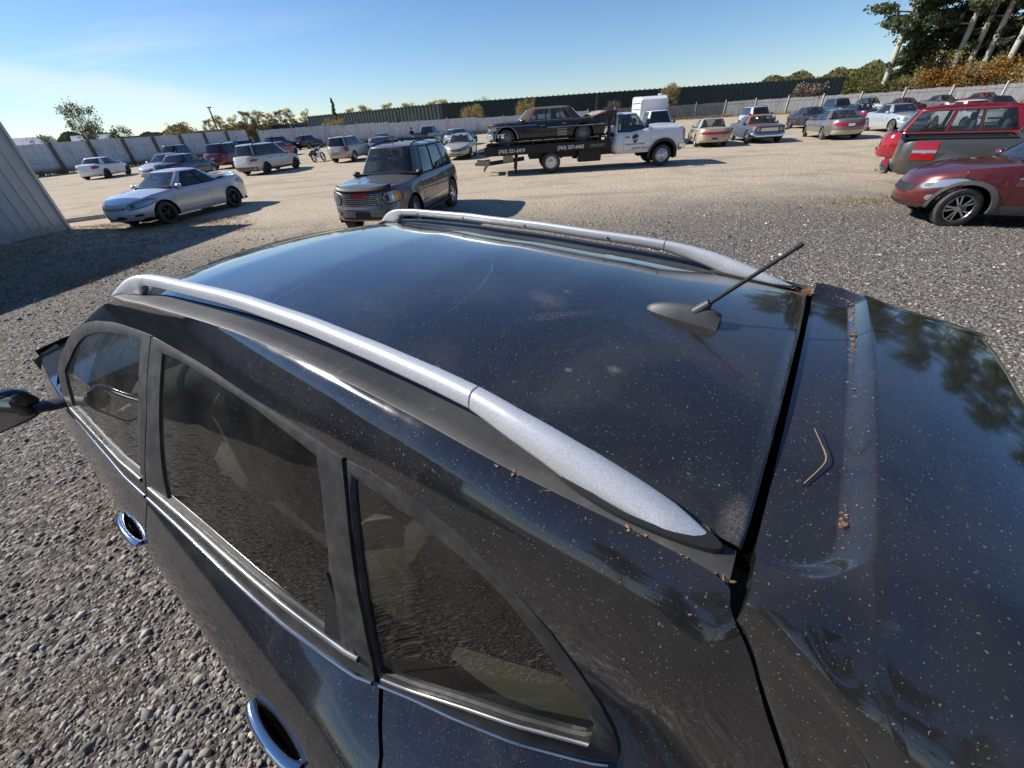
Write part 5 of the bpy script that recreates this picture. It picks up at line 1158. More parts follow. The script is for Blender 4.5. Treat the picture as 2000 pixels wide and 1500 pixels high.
    c, hh = build_vehicle('classic_sedan', sp, dict(body=cad, roof=cadr, glass='glass_pale', rim=('steel', 'rim_dusty'), sg='glass_pale', ws='glass_pale', wtrim='alu', handle='chrome', mirror='chrome', rim_l=('steel', 'rim_dusty')), 'rusty black tail-finned old sedan riding on the tow truck deck', 'car', (x0+lx*cos(a), y0+lx*sin(a)), yw+180., z=1.018)
    for s in (1, -1):
        for xa, xb, z0, z1 in ((2.3, .35, .82, .86), (-.1, -2.6, .70, .74)):
            G = [[hh['side_pt'](x, z, s, .016) for z in (z0-.018, z0+.018)] for x in np.linspace(xa, xb, 14)]
            MB().grid(G).build('chrome_spear', 'belt_silver', c)
        for k in range(5):
            z = .62-.055*k; G = [[hh['side_pt'](x, zz, s, .018) for zz in (z-.012, z+.012)] for x in np.linspace(-.55, -.95, 5)]
            MB().grid(G).build('trim_louvre', 'belt_silver', c)
        G = []
        for an in np.linspace(0, pi, 22):
            x, z = 1.65+.47*cos(an), .36+.47*sin(an); G.append([hh['side_pt'](x, z, s, .016), hh['side_pt'](1.65+.50*cos(an), .36+.50*sin(an), s, .016)])
        MB().grid(G).build('arch_trim', 'belt_silver', c)

# ------------------------------------------------------------------ white service truck with box body
def service_truck():
    PW = MATS['paint_white']
    sp = V(PICK, L=5.9, W=2.0, H=1.98, wb=3.9, fo=.95, r=.39, sill=.46, nose=1.02, hood=1.2, belt=1.22, deck=1.25, tail=1.2, xT=-3.05, cowl=1.55, rf=.95, rr=-.25, rb=-.40, bed=None, axles=[1.95, -1.95],
           prof=[(-3.1, .95), (-.6, .95), (-.3, 1.22), (1.5, 1.22), (2.4, 1.12), (2.9, 1.0)], side=[(.10, .40), (.46, .88)], doors=[(.36, 1.42)],
           front=[('headlight', 'lamp_clear', .62, .93, .55, .85, .010, 1), ('grille', 'plastic_black', -.56, .56, .52, .86, .008), ('bumper', 'chrome', -.98, .98, .04, .34, .05)])
    root, h = build_vehicle('service_truck', sp, dict(body=PW, glass='glass_dark', rim=('steel', 'alu'), mirror='plastic_black'), 'white service truck with a tall white box body, behind the tow truck cab', 'truck', (11.3, 32.6), -94.)
    m = MB(); G = []
    for x, w, zt in ((-.55, .93, 2.62), (-.95, .98, 2.80), (-3.0, 1.0, 2.84)): G.append([(x, -w, .95), (x, -w, zt-.08), (x, -w+.10, zt), (x, w-.10, zt), (x, w, zt-.08), (x, w, .95)])
    m.grid(G); n = len(m.v); m.f += [tuple(range(n-6, n)), tuple(range(5, -1, -1))]
    bx = m.build('box_body', PW, root, smooth=False)
    for k in range(4):
        MB().box((-1.7, -1.003, 1.35+.36*k), (2.3, .02, .03)).build('shelf_line', 'plastic_grey', bx)
    MB().box((-1.4, .55, 2.87), (.25, .25, .09), .03).build('roof_vent', PW, bx)

# ------------------------------------------------------------------ motorcycle
def motorcycle():
    root = empty('motorcycle', (-14.75, 38.0, 0), radians(80)); root.rotation_euler = (radians(-9), 0, radians(80))
    tag(root, 'black motorcycle leaning on its stand beside the beige SUV', 'motorcycle')
    for x, r, nm in ((.72, .33, 'wheel'), (-.70, .32, 'wheel')):
        m = MB().lathe([(r*.8, -.055), (r*.95, -.06), (r, -.02), (r, .02), (r*.95, .06), (r*.8, .055), (r*.78, 0), (r*.8, -.055)], 28).build('wheel', 'tyre', root); m.location = (x, 0, r)
        k = MB(); k.lathe([(r*.8, -.02), (r*.78, .0), (r*.8, .02)], 28); k.lathe([(.06, -.06), (.06, .06)], 12)
        for q in range(10): a = 2*pi*q/10; k.bar((.05*cos(a), 0, .05*sin(a)), (r*.79*cos(a), 0, r*.79*sin(a)), .012)
        k.build('rim', 'alu', m)
    for s in (1, -1): MB().tube([(.72, s*.09, .33), (.48, s*.09, .92)], .025, 8).build('fork', 'chrome', root)
    MB().tube(smooth_path([(.50, 0, .85), (.30, 0, .62), (.0, 0, .42), (-.35, 0, .45), (-.6, 0, .60), (-.2, 0, .72), (.45, 0, .82)], 24, 2), .03, 8).build('frame', 'plastic_black', root)
    G = [[(.40-.55*t, .14*sin(pi*min(1, t+.12))**.6*cos(a), .84+.11*sin(a)*sin(pi*min(1, t+.15))**.5) for a in np.linspace(0, 2*pi, 15)[:-1]] for t in np.linspace(0, 1, 9)]
    MB().grid(G, close_v=True).build('fuel_tank', MATS['paint_black'], root)
    MB().box((-.42, 0, .80), (.62, .26, .11), .05).build('saddle', 'plastic_black', root, auto=60)
    MB().box((-.02, 0, .45), (.42, .30, .34), .06).build('engine', 'alu', root)
    MB().tube([(.0, -.17, .32), (-.4, -.2, .28), (-.85, -.2, .34)], [.035, .05, .05], 10).build('exhaust', 'chrome', root)
    MB().tube(smooth_path([(.30, -.40, 1.06), (.44, -.18, 1.02), (.46, 0, .98), (.44, .18, 1.02), (.30, .40, 1.06)], 16, 2), .014, 6).build('handlebar', 'chrome', root)
    MB().lathe([(.02, -.08), (.09, -.03), (.095, .05), (.0, .07)], 16, 'x', (.60, 0, .88)).build('headlight', 'lamp_clear', root)
    MB().tube(smooth_path([(-.95, 0, .62), (-.85, 0, .70), (-.62, 0, .70), (-.42, 0, .62)], 10, 1), .075, 8).build('rear_fender', MATS['paint_black'], root)
    MB().box((-.96, 0, .66), (.05, .14, .07), .02).build('taillight', 'taillight_red', root)
    for s in (1, -1): MB().box((-.62, s*.22, .58), (.42, .14, .26), .05).build('pannier', 'plastic_black', root)
    MB().bar((-.1, .15, .30), (-.2, .34, .01), .025).build('side_stand', 'plastic_black', root)

# ------------------------------------------------------------------ person beside the dark pickup
def person():
    cloth = simple('cloth_black', (.012, .012, .015), .9); skin = simple('skin', (.38, .22, .16), .6)
    root = empty('person', (-9.15, 51.6, 0), radians(-80)); tag(root, 'person in black clothing and a black cap standing beside the dark pickup', 'person')
    J = {'pel': (0, 0, .95), 'sp': (0.01, 0, 1.15), 'ch': (0, 0, 1.36), 'nk': (.0, 0, 1.50), 'hd0': (.01, 0, 1.58), 'hd1': (.02, 0, 1.68), 'hd2': (.01, 0, 1.76)}
    E = [('pel', 'sp'), ('sp', 'ch'), ('ch', 'nk'), ('nk', 'hd0'), ('hd0', 'hd1'), ('hd1', 'hd2')]; R = {'pel': .155, 'sp': .145, 'ch': .16, 'nk': .062, 'hd0': .075, 'hd1': .098, 'hd2': .07}
    for s, n in ((1, 'l'), (-1, 'r')):
        J.update({n+'hp': (0, s*.10, .90), n+'kn': (.03, s*.11, .50), n+'an': (-.01, s*.12, .09), n+'to': (.16, s*.14, .04), n+'sh': (0, s*.19, 1.42), n+'el': (.02, s*.26, 1.14), n+'wr': (.20, s*.14, 1.08), n+'ha': (.28, s*.10, 1.09)})
        E += [('pel', n+'hp'), (n+'hp', n+'kn'), (n+'kn', n+'an'), (n+'an', n+'to'), ('ch', n+'sh'), (n+'sh', n+'el'), (n+'el', n+'wr'), (n+'wr', n+'ha')]
        R.update({n+'hp': .095, n+'kn': .062, n+'an': .045, n+'to': .04, n+'sh': .075, n+'el': .05, n+'wr': .036, n+'ha': .04})
        for k in range(5):
            f = n+'f%d' % k; J[f] = (.36 if k else .30, s*(.07+.018*k), 1.09-.012*k); E.append((n+'ha', f)); R[f] = .010
    ks = list(J); me = bpy.data.meshes.new('body'); me.from_pydata([J[k] for k in ks], [(ks.index(a), ks.index(b)) for a, b in E], [])
    o = bpy.data.objects.new('body', me); COL.objects.link(o); o.parent = root
    sk = o.modifiers.new('skin', 'SKIN'); sub = o.modifiers.new('sub', 'SUBSURF'); sub.levels = 1; sub.render_levels = 1
    for i, k in enumerate(ks): me.skin_vertices[0].data[i].radius = (R[k], R[k])
    me.skin_vertices[0].data[ks.index('pel')].use_root = True
    m, nt, b = new_mat('person_surface')
    sx = N(nt, 'ShaderNodeSeparateXYZ'); lk(nt, tcoord(nt), sx.inputs[0])
    isk = math_(nt, 'MAXIMUM', math_(nt, 'GREATER_THAN', sx.outputs[2], 1.53), math_(nt, 'MULTIPLY', math_(nt, 'GREATER_THAN', sx.outputs[0], .21), math_(nt, 'GREATER_THAN', sx.outputs[2], .9)))
    lk(nt, mixc(nt, isk, (.012, .012, .015), (.38, .22, .16)), b.inputs['Base Color']); b.inputs['Roughness'].default_value = .8
    me.materials.append(m)
    G = [[(.01+r*cos(a)*1.08, r*sin(a), z) for a in np.linspace(0, 2*pi, 17)[:-1]] for r, z in ((.112, 1.69), (.116, 1.74), (.10, 1.80), (.05, 1.835), (.002, 1.84))]
    cap = MB().grid(G, close_v=True); cap.box((.13, 0, 1.705), (.12, .16, .015)); cap.build('cap', cloth, root)
# ================================================================== the place
def gz_(x, y):
    """gentle hollow where the right-hand row of vehicles stands"""
    return -.40*np.exp(-(((np.asarray(x, float)-16)/6)**2+((np.asarray(y, float)-13)/6.5)**2))
def fast_mesh(name, V, F, mat, parent=None, smooth=True):
    V = np.asarray(V, np.float32).reshape(-1, 3); F = np.asarray(F, np.int32); k = F.shape[1]
    me = bpy.data.meshes.new(name); me.vertices.add(len(V)); me.vertices.foreach_set('co', V.ravel())
    me.loops.add(F.size); me.loops.foreach_set('vertex_index', F.ravel())
    me.polygons.add(len(F)); me.polygons.foreach_set('loop_start', np.arange(0, F.size, k, dtype=np.int32))
    try: me.polygons.foreach_set('loop_total', np.full(len(F), k, np.int32))
    except Exception: pass
    me.update(calc_edges=True); me.validate()
    if smooth: me.polygons.foreach_set('use_smooth', np.ones(len(F), bool))
    me.materials.append(MATS[mat] if isinstance(mat, str) else mat)
    o = bpy.data.objects.new(name, me); COL.objects.link(o)
    if parent is not None: o.parent = parent
    return o
def ground_mats():
    m, nt, b = new_mat('yard_ground')
    v = tcoord(nt); sx = N(nt, 'ShaderNodeSeparateXYZ'); lk(nt, v, sx.inputs[0])
    big = noise(nt, .16, 5, .6, v, .6); mid = noise(nt, 1.1, 6, .62, v, .4); fine = noise(nt, 14, 6, .7, v)
    wob = math_(nt, 'MULTIPLY', math_(nt, 'SUBTRACT', big, .5), 6.)
    # gravel apron round the foreground car, trodden sand beyond
    ang = math_(nt, 'ADD', math_(nt, 'MULTIPLY', sx.outputs[0], -.08), sx.outputs[1])
    sand = rng_(nt, math_(nt, 'ADD', ang, wob), 7.0, 14.5)
    patch = rng_(nt, mid, .52, .70, 0, .55)
    vo = N(nt, 'ShaderNodeTexVoronoi'); vo.inputs['Scale'].default_value = 44; lk(nt, v, vo.inputs['Vector'])
    vo2 = N(nt, 'ShaderNodeTexVoronoi'); vo2.inputs['Scale'].default_value = 9; lk(nt, v, vo2.inputs['Vector'])
    hv = N(nt, 'ShaderNodeSeparateXYZ'); lk(nt, vo.outputs['Color'], hv.inputs[0])
    hv2 = N(nt, 'ShaderNodeSeparateXYZ'); lk(nt, vo2.outputs['Color'], hv2.inputs[0])
    gcol = mixc(nt, rng_(nt, hv.outputs[0], .1, .95, 0, 1, False), (.052, .045, .041), (.22, .195, .17))
    gcol = mixc(nt, rng_(nt, hv.outputs[1], .80, .95, 0, .7), gcol, (.46, .42, .36))
    scol = mixc(nt, rng_(nt, mid, .3, .75), (.52, .425, .31), (.61, .51, .385))
    scol = mixc(nt, rng_(nt, fine, .35, .75, 0, .6), scol, (.30, .24, .17))
    peb = math_(nt, 'MULTIPLY', rng_(nt, hv2.outputs[0], .55, .95), rng_(nt, vo2.outputs['Distance'], .42, .15))
    scol = mixc(nt, math_(nt, 'MULTIPLY', peb, .45), scol, (.17, .145, .12))
    # wheel tracks and stony patches in the sand
    tr = noise(nt, .7, 5, .6, mapping(nt, v, scale=(.25, 1.4, 1), rot=(0, 0, .12)), .8)
    scol = mixc(nt, rng_(nt, tr, .52, .68, 0, .65), scol, (.30, .255, .20))
    scol = mixc(nt, rng_(nt, noise(nt, .35, 4, .6, v, .5), .50, .64, 0, .60), scol, (.34, .29, .225))
    sand2 = math_(nt, 'MULTIPLY', sand, math_(nt, 'SUBTRACT', 1., math_(nt, 'MULTIPLY', patch, .35)))
    dirt = rng_(nt, noise(nt, .9, 6, .65, mapping(nt, v, loc=(7, 3, 0)), .8), .50, .72, 0, .55)
    gcol = mixc(nt, math_(nt, 'MULTIPLY', dirt, .6), gcol, (.17, .125, .085))
    colr = mixc(nt, sand2, gcol, scol)
    # far meadow beyond the fences
    far = math_(nt, 'MAXIMUM', rng_(nt, sx.outputs[1], 86, 100), 0.)
    colr = mixc(nt, far, colr, mixc(nt, mid, (.20, .17, .07), (.14, .13, .055)))
    lk(nt, colr, b.inputs['Base Color']); b.inputs['Roughness'].default_value = .95; b.inputs['Specular IOR Level'].default_value = .15
    h = math_(nt, 'ADD', math_(nt, 'MULTIPLY', math_(nt, 'SUBTRACT', 1., vo.outputs['Distance']), .5), math_(nt, 'ADD', math_(nt, 'MULTIPLY', fine, .6), math_(nt, 'MULTIPLY', math_(nt, 'SUBTRACT', 1., vo2.outputs['Distance']), .8)))
    bump(nt, b, h, .75, .025)
    # pebbles
    m, nt, b = new_mat('pebble')
    ge = N(nt, 'ShaderNodeNewGeometry'); rp = N(nt, 'ShaderNodeValToRGB'); lk(nt, ge.outputs['Random Per Island'], rp.inputs[0])
    cr = rp.color_ramp; cr.interpolation = 'LINEAR'
    stops = [(0, (.075, .068, .066)), (.25, (.14, .128, .122)), (.48, (.25, .23, .208)), (.64, (.36, .33, .29)), (.74, (.20, .20, .205)), (.84, (.50, .465, .41)), (.93, (.32, .24, .19)), (1., (.68, .64, .58))]
    while len(cr.elements) < len(stops): cr.elements.new(.5)
    for e, (p, c) in zip(cr.elements, stops): e.position = p; e.color = (*c, 1)
    n = noise(nt, 60, 4, .6, tcoord(nt))
    lk(nt, mixc(nt, rng_(nt, n, .4, .8, 0, .45), rp.outputs[0], (.24, .20, .16)), b.inputs['Base Color']); b.inputs['Roughness'].default_value = .8; b.inputs['Specular IOR Level'].default_value = .3
    m, nt, b = new_mat('dry_grass')
    ge = N(nt, 'ShaderNodeNewGeometry')
    lk(nt, mixc(nt, ge.outputs['Random Per Island'], (.36, .25, .11), (.20, .15, .075)), b.inputs['Base Color']); b.inputs['Roughness'].default_value = .9
    m, nt, b = new_mat('dead_leaf')
    ge = N(nt, 'ShaderNodeNewGeometry')
    lk(nt, mixc(nt, ge.outputs['Random Per Island'], (.30, .17, .075), (.13, .055, .025)), b.inputs['Base Color']); b.inputs['Roughness'].default_value = .8
ground_mats()

def ground():
    ax = np.unique(np.r_[np.linspace(-1500, -120, 10), np.linspace(-120, -20, 14), np.linspace(-20, 40, 61), np.linspace(40, 120, 12), np.linspace(120, 1500, 10)])
    ay = np.unique(np.r_[np.linspace(-900, -60, 8), np.linspace(-60, 0, 8), np.linspace(0, 40, 41), np.linspace(40, 160, 16), np.linspace(160, 2500, 12)])
    X, Y = np.meshgrid(ax, ay, indexing='ij'); Z = gz_(X, Y)
    tag(MB().grid(np.stack([X, Y, Z], 2)).build('ground', 'yard_ground', None), kind='structure')

def stone_shape():
    """angular pebble, open underneath: two five-sided rings and a flat top"""
    V = [(cos(2*pi*k/5), sin(2*pi*k/5), -.35) for k in range(5)]+[(.78*cos(2*pi*(k+.5)/5), .78*sin(2*pi*(k+.5)/5), .62) for k in range(5)]+[(.1, .05, .95)]
    F = []
    for k in range(5):
        n = (k+1) % 5; F += [(k, n, 5+k), (n, 5+n, 5+k), (5+k, 5+n, 10)]
    return np.array(V), np.array(F)
def gravel():
    # stones lie loose on the apron round the foreground car; denser close by
    n = 1600000
    x = rng.uniform(-9.5, 11.0, n); y = rng.uniform(-1.0, 12.5, n); d = np.hypot(x, y)
    dens = np.minimum(6200, 7200/np.maximum(d, .5)**1.55)*np.clip((12.5-y)/4., 0, 1)
    keep = rng.uniform(0, 1, n) < dens/ (n/(20.5*13.5))
    # not under the car body
    ca, sa = cos(radians(CAR_HEAD)), sin(radians(CAR_HEAD)); dx, dy = x-CAR_POS[0], y-CAR_POS[1]; u = dx*ca+dy*sa; v = -dx*sa+dy*ca
    keep &= ~((abs(v) < .75) & (u > -.6) & (u < 4.1))
    keep &= ~((x < -8.0) & (y > 6.0))
    # only where the camera's surroundings can see it
    keep &= (x*.55+y > -2.2)
    x, y, d = x[keep], y[keep], d[keep]; n = len(x)
    V0, F0 = stone_shape(); k0 = len(V0)
    r = np.clip(rng.lognormal(math.log(.0068), .48, n), .0032, .028)*(1+.05*np.clip(d-3, 0, 8))
    a = rng.uniform(0, 2*pi, n); sx, sy, sz = rng.uniform(.8, 1.5, n), rng.uniform(.7, 1.1, n), rng.uniform(.32, .62, n)
    P = np.repeat(V0[None], n, 0)*(1+rng.uniform(-.24, .24, (n, k0, 1)))
    P = P*np.stack([sx, sy, sz], 1)[:, None]*r[:, None, None]
    tl = rng.normal(0, .25, n); ct, st = np.cos(tl)[:, None], np.sin(tl)[:, None]
    px, py, pz = P[..., 0], P[..., 1], P[..., 2]; px, pz = px*ct-pz*st, px*st+pz*ct
    c_, s_ = np.cos(a)[:, None], np.sin(a)[:, None]
    X = px*c_-py*s_+x[:, None]; Y = px*s_+py*c_+y[:, None]; Z = pz+(gz_(x, y)+r*sz*rng.uniform(.0, .9, n))[:, None]
    V = np.stack([X, Y, Z], 2).reshape(-1, 3); F = (F0[None]+k0*np.arange(n)[:, None, None]).reshape(-1, 3)
    o = fast_mesh('gravel', V, F, 'pebble', None, False); tag(o, 'loose brown and grey gravel spread over the yard', 'gravel', kind='stuff')
def blades(name, pts, h, w, mat, label, cat, lean=.5, per=6):
    V, F = [], []
    for (x, y) in pts:
        z0 = float(gz_(x, y))
        for k in range(per):
            a = rng.uniform(0, 2*pi); hh = h*rng.uniform(.4, 1.2); l = lean*hh*rng.uniform(.3, 1.6); bx, by = x+rng.normal(0, .05), y+rng.normal(0, .05)
            p, q = -sin(a)*w, cos(a)*w; i = len(V)
            V += [(bx-p, by-q, z0-.01), (bx+p, by+q, z0-.01), (bx+cos(a)*l*.5+p*.7, by+sin(a)*l*.5+q*.7, z0+hh*.62), (bx+cos(a)*l*.5-p*.7, by+sin(a)*l*.5-q*.7, z0+hh*.62), (bx+cos(a)*l, by+sin(a)*l, z0+hh)]
            F += [(i, i+1, i+2), (i, i+2, i+3), (i+3, i+2, i+4)]
    o = fast_mesh(name, V, F, mat, None, False); tag(o, label, cat, kind='stuff'); return o
def dry_grass():
    pts = []
    for _ in range(5200):
        x, y = rng.uniform(-14.2, -6.8), rng.uniform(3.5, 14.2)
        e = -7.9+.6*sin(y*1.7)+rng.normal(0, .25)
        if x < e: pts.append((x, y))
    for cx, cy, s, n in ((-9.6, 13.2, .9, 160), (-12.5, 14.0, .6, 80), (9.3, 10.4, .9, 260), (10.6, 10.2, .6, 120)):
        for _ in range(n): pts.append((cx+rng.normal(0, s), cy+rng.normal(0, s*.5)))
    near = []
    for cx, cy, s, n in ((-2.8, 1.85, .16, 60), (-2.45, .62, .14, 160), (-2.15, .85, .12, 90), (-3.2, 3.0, .2, 30), (-5.6, 4.6, .4, 60)):
        for _ in range(n): near.append((cx+rng.normal(0, s), cy+rng.normal(0, s*.6)))
    blades('straw', near, .020, .0011, 'dry_grass', 'thin scraps of straw lying between the stones beside the black crossover', 'straw', 2.2, 5)
    blades('dry_grass', pts, .055, .0045, 'dry_grass', 'matted dry straw-coloured grass by the metal building and in patches', 'grass', 1.3)
    pts = []
    for k in range(1600):
        t = rng.uniform(-34, 66); 
        pts.append((t, fence_y(t)-rng.uniform(.2, 1.6)))
    for k in range(420):
        t = rng.uniform(0, 1); pts.append((-46.5+10*t+rng.uniform(0, .9), 42+26*t))
    blades('weeds', pts, .50, .012, 'dry_grass', 'dry tan weeds growing along the foot of the fences', 'weeds', .6, 10)

# ------------------------------------------------------------------ fences, wall, building
FPX = [-36, 0, 31, 40, 47, 52, 57, 62, 66]; FPY = [71, 79, 80, 77.5, 70, 63, 56, 46, 28]
def fence_y(x): return float(I_(x, FPX, FPY))
def site_mats():
    m, nt, b = new_mat('fence_white')
    v = tcoord(nt); ge = N(nt, 'ShaderNodeObjectInfo')
    st = noise(nt, 1.4, 7, .7, mapping(nt, v, scale=(3.5, 3.5, .35)), .4); bl = noise(nt, .9, 5, .65, v, .5)
    sx = N(nt, 'ShaderNodeSeparateXYZ'); lk(nt, v, sx.inputs[0])
    c = mixc(nt, rng_(nt, st, .45, .72), (.70, .71, .72), (.40, .41, .42))
    c = mixc(nt, rng_(nt, bl, .55, .75, 0, .6), c, (.26, .25, .24))
    c = mixc(nt, math_(nt, 'MULTIPLY', rng_(nt, sx.outputs[2], .9, .05), .75), c, (.20, .175, .14))
    c = mixc(nt, rng_(nt, ge.outputs['Random'], 0, 1, 0, .25, False), c, (.45, .46, .48))
    lk(nt, c, b.inputs['Base Color']); b.inputs['Roughness'].default_value = .8
    m, nt, b = new_mat('fence_grey')
    v = tcoord(nt); st = noise(nt, 1.6, 7, .7, mapping(nt, v, scale=(4, 4, .3)), .4); sx = N(nt, 'ShaderNodeSeparateXYZ'); lk(nt, v, sx.inputs[0])
    c = mixc(nt, rng_(nt, st, .35, .72), (.27, .275, .285), (.14, .14, .147)); c = mixc(nt, math_(nt, 'MULTIPLY', rng_(nt, sx.outputs[2], .7, .05), .6), c, (.17, .145, .115))
    lk(nt, c, b.inputs['Base Color']); b.inputs['Roughness'].default_value = .8
    simple('post_wood', (.17, .135, .10), .9, nz=.4, nscale=6); simple('post_steel', (.52, .52, .50), .5, .4)
    m, nt, b = new_mat('green_metal')
    v = tcoord(nt); n = noise(nt, .8, 5, .6, mapping(nt, v, scale=(1, 1, .2)))
    lk(nt, mixc(nt, n, (.008, .022, .020), (.018, .038, .034)), b.inputs['Base Color']); b.inputs['Roughness'].default_value = .45
    m, nt, b = new_mat('metal_siding')
    v = tcoord(nt); n = noise(nt, 1.2, 6, .65, mapping(nt, v, scale=(1, 1, .3))); sx = N(nt, 'ShaderNodeSeparateXYZ'); lk(nt, v, sx.inputs[0])
    c = mixc(nt, n, (.46, .455, .44), (.56, .55, .53)); c = mixc(nt, math_(nt, 'MULTIPLY', rng_(nt, sx.outputs[2], .5, .0), rng_(nt, noise(nt, 9, 6, .7, v), .3, .7)), c, (.25, .22, .18))
    lk(nt, c, b.inputs['Base Color']); b.inputs['Roughness'].default_value = .5; b.inputs['Metallic'].default_value = .1
    simple('concrete', (.42, .40, .36), .9, nz=.25, nscale=9, bmp=.3)
    simple('roof_metal', (.35, .34, .33), .5)
site_mats()
def fence(name, path, heights, bay, mat, post_mat, label, boards=12, posth=.15, board_w=None, sheet=False, postw=.12):
    root = empty(name, (path[0][0], path[0][1], 0)); tag(root, label, 'fence')
    P = np.array(path, float); d = np.r_[0, np.cumsum(np.hypot(*np.diff(P, axis=0).T))]; L = d[-1]; n = int(round(L/bay))
    at = lambda s: np.array([np.interp(s, d, P[:, 0]), np.interp(s, d, P[:, 1])]); o0 = P[0]
    for k in range(n):
        a, b = at(L*k/n), at(L*(k+1)/n); t = (b-a)/np.linalg.norm(b-a); nn = np.array([t[1], -t[0]]); hgt = np.interp(L*(k+.5)/n, d, heights); m = MB(); w = np.linalg.norm(b-a)
        hs = hgt+rng.normal(0, .04)
        if sheet:
            q = 22
            G = []
            for i in range(q+1):
                p = a+(b-a)*i/q; off = .022 if i % 2 else 0.; h2 = hs
                G.append([(p[0]-o0[0]-nn[0]*off, p[1]-o0[1]-nn[1]*off, .12), (p[0]-o0[0]-nn[0]*off, p[1]-o0[1]-nn[1]*off, h2)])
            m.grid(G); c = (a+b)/2-o0
            for zz in (hs*.40, hs*.72): m.box((c[0]-nn[0]*.0+nn[0]*.03, c[1]+nn[1]*.03, zz), (w*.99, .05, .07), 0, math.atan2(t[1], t[0]))
        else:
            for i in range(boards):
                c = a+(b-a)*(i+.5)/boards-o0; hb = hs+rng.normal(0, .025)
                m.box((c[0]+nn[0]*rng.uniform(-.012, .012), c[1]+nn[1]*rng.uniform(-.012, .012), hb/2+.04), (w/boards*.95, .03, hb-.08), 0, math.atan2(t[1], t[0]))
            c = (a+b)/2-o0
            for zz in (hs*.86,): m.box((c[0]+nn[0]*.035, c[1]+nn[1]*.035, zz), (w*.995, .04, .12), 0, math.atan2(t[1], t[0]))
        m.build('fence_panel', mat, root, smooth=False)
        m = MB(); c = a-o0; m.box((c[0]+nn[0]*.07, c[1]+nn[1]*.07, (hs+posth)/2), (postw, postw, hs+posth), .0, math.atan2(t[1], t[0])); m.build('fence_post', post_mat, root, smooth=False)
    return root
def site():
    fence('panel_fence', [(-50, 28), (-45, 45.4), (-41, 56), (-36.2, 69)], [2.6, 2.65, 2.7, 2.8], 3.4, 'fence_white', 'post_wood', 'tall weathered white panel fence with brown wooden posts, running past the metal building', sheet=True, posth=.05, postw=.26)
    xs = [x for x in FPX]; hs = [2.68, 2.30, 2.12, 2.1, 2.05, 2.0, 1.95, 1.95, 1.95]
    fence('board_fence', [(x, fence_y(x)) for x in (-35.5, -18, 0, 16)], [2.68, 2.52, 2.30, 2.20], 4.6, 'fence_white', 'post_steel', 'white vertical board fence with pale posts across the far side of the yard', 18, .22)
    fence('board_fence', [(x, fence_y(x)) for x in (16, 31, 40, 47, 52, 57, 62, 66)]+[(68, 5), (60, -22)], [2.20, 2.12, 2.1, 2.05, 2.0, 1.95, 1.95, 1.95, 1.95, 1.95], 4.6, 'fence_grey', 'post_steel', 'grey weathered board fence along the right side below the pines', 18, .30)
    # dark green corrugated wall, two heights
    def corr(name, path, h, label, cap=False):
        root = empty(name, (path[0][0], path[0][1], 0)); tag(root, label, 'wall')
        P = np.array(path, float); d = np.r_[0, np.cumsum(np.hypot(*np.diff(P, axis=0).T))]; L = d[-1]; n = int(L/1.15)
        at = lambda s: np.array([np.interp(s, d, P[:, 0]), np.interp(s, d, P[:, 1])]); o0 = P[0]
        prof = [(0, 0), (.36, 0), (.42, .10), (.58, .10), (.64, 0)]
        for blk in range(0, n, 8):
            m = MB(); G = []
            for k in range(blk, min(n, blk+8)):
                a, b = at(L*k/n), at(L*(k+1)/n); t = (b-a)/np.linalg.norm(b-a); nn = np.array([t[1], -t[0]])
                for f, o in prof:
                    p = a+(b-a)*f+nn*o-o0; G.append([(p[0], p[1], 0.), (p[0], p[1], h), (p[0]-nn[0]*.3, p[1]-nn[1]*.3, h)])
            p = at(L*min(n, blk+8)/n)-o0; G.append([(p[0], p[1], 0.), (p[0], p[1], h), (p[0]-nn[0]*.3, p[1]-nn[1]*.3, h)])
            m.grid(G); m.build('corrugated_sheet', 'green_metal', root, smooth=False)
            for k in range(blk, min(n, blk+8)):
                p = at(L*(k+.5)/n)-o0
                if cap: MB().box((p[0]+nn[0]*.08, p[1]+nn[1]*.08, h+.02), (.22, .22, .26), 0, math.atan2(t[1], t[0])).build('cap_bracket', 'green_metal', root, smooth=False)
        m = MB(); p = at(L)-o0; m.box((p[0], p[1]+.6, h/2), (.12, 1.4, h)); m.build('end_sheet', 'green_metal', root, smooth=False)
        return root
    corr('corrugated_wall', [(-52, 134), (-11, 105), (20, 106), (50, 109), (84, 114)], 5.35, 'long dark green corrugated metal wall rising behind the far board fence', True)
    corr('corrugated_wall', [(-150, 172), (-95, 150), (-53, 135)], 4.05, 'lower dark green metal wall running on behind the white panel fence')
    # metal building on the left: standing-seam panels
    root = empty('metal_building', (-14.0, 13.8, 0), radians(-8.5)); tag(root, 'grey metal-sided building at the left edge with vertical ribs', 'building')
    h = 4.55; pw = .305; me = None
    prof = [(0, 0), (.03, .030), (.055, .030), (.085, 0), (.140, .0), (.150, .006), (.160, 0), (.215, 0), (.225, .006), (.235, 0), (pw-.004, 0)]
    for k in range(74):
        m = MB()
        if me is None:
            o = m.grid([[(x, -y_, 0.03), (x, -y_, h)] for y_, x in prof], flip=True).build('wall_panel', 'metal_siding', root, smooth=False); me = o.data
        else:
            o = bpy.data.objects.new('wall_panel', me); COL.objects.link(o); o.parent = root
        o.location = (0, -.02-pw*k, 0)
    MB().box((.02, -.005, h/2), (.10, .08, h), .0).build('corner_trim', 'metal_siding', root, smooth=False)
    MB().box((-7, 0.0, h/2), (13.9, .05, h-.02)).build('end_wall', 'metal_siding', root, smooth=False)
    MB().box((-.02, -11.3, .06), (.10, 22.6, .12)).build('base_sill', 'concrete', root, smooth=False)
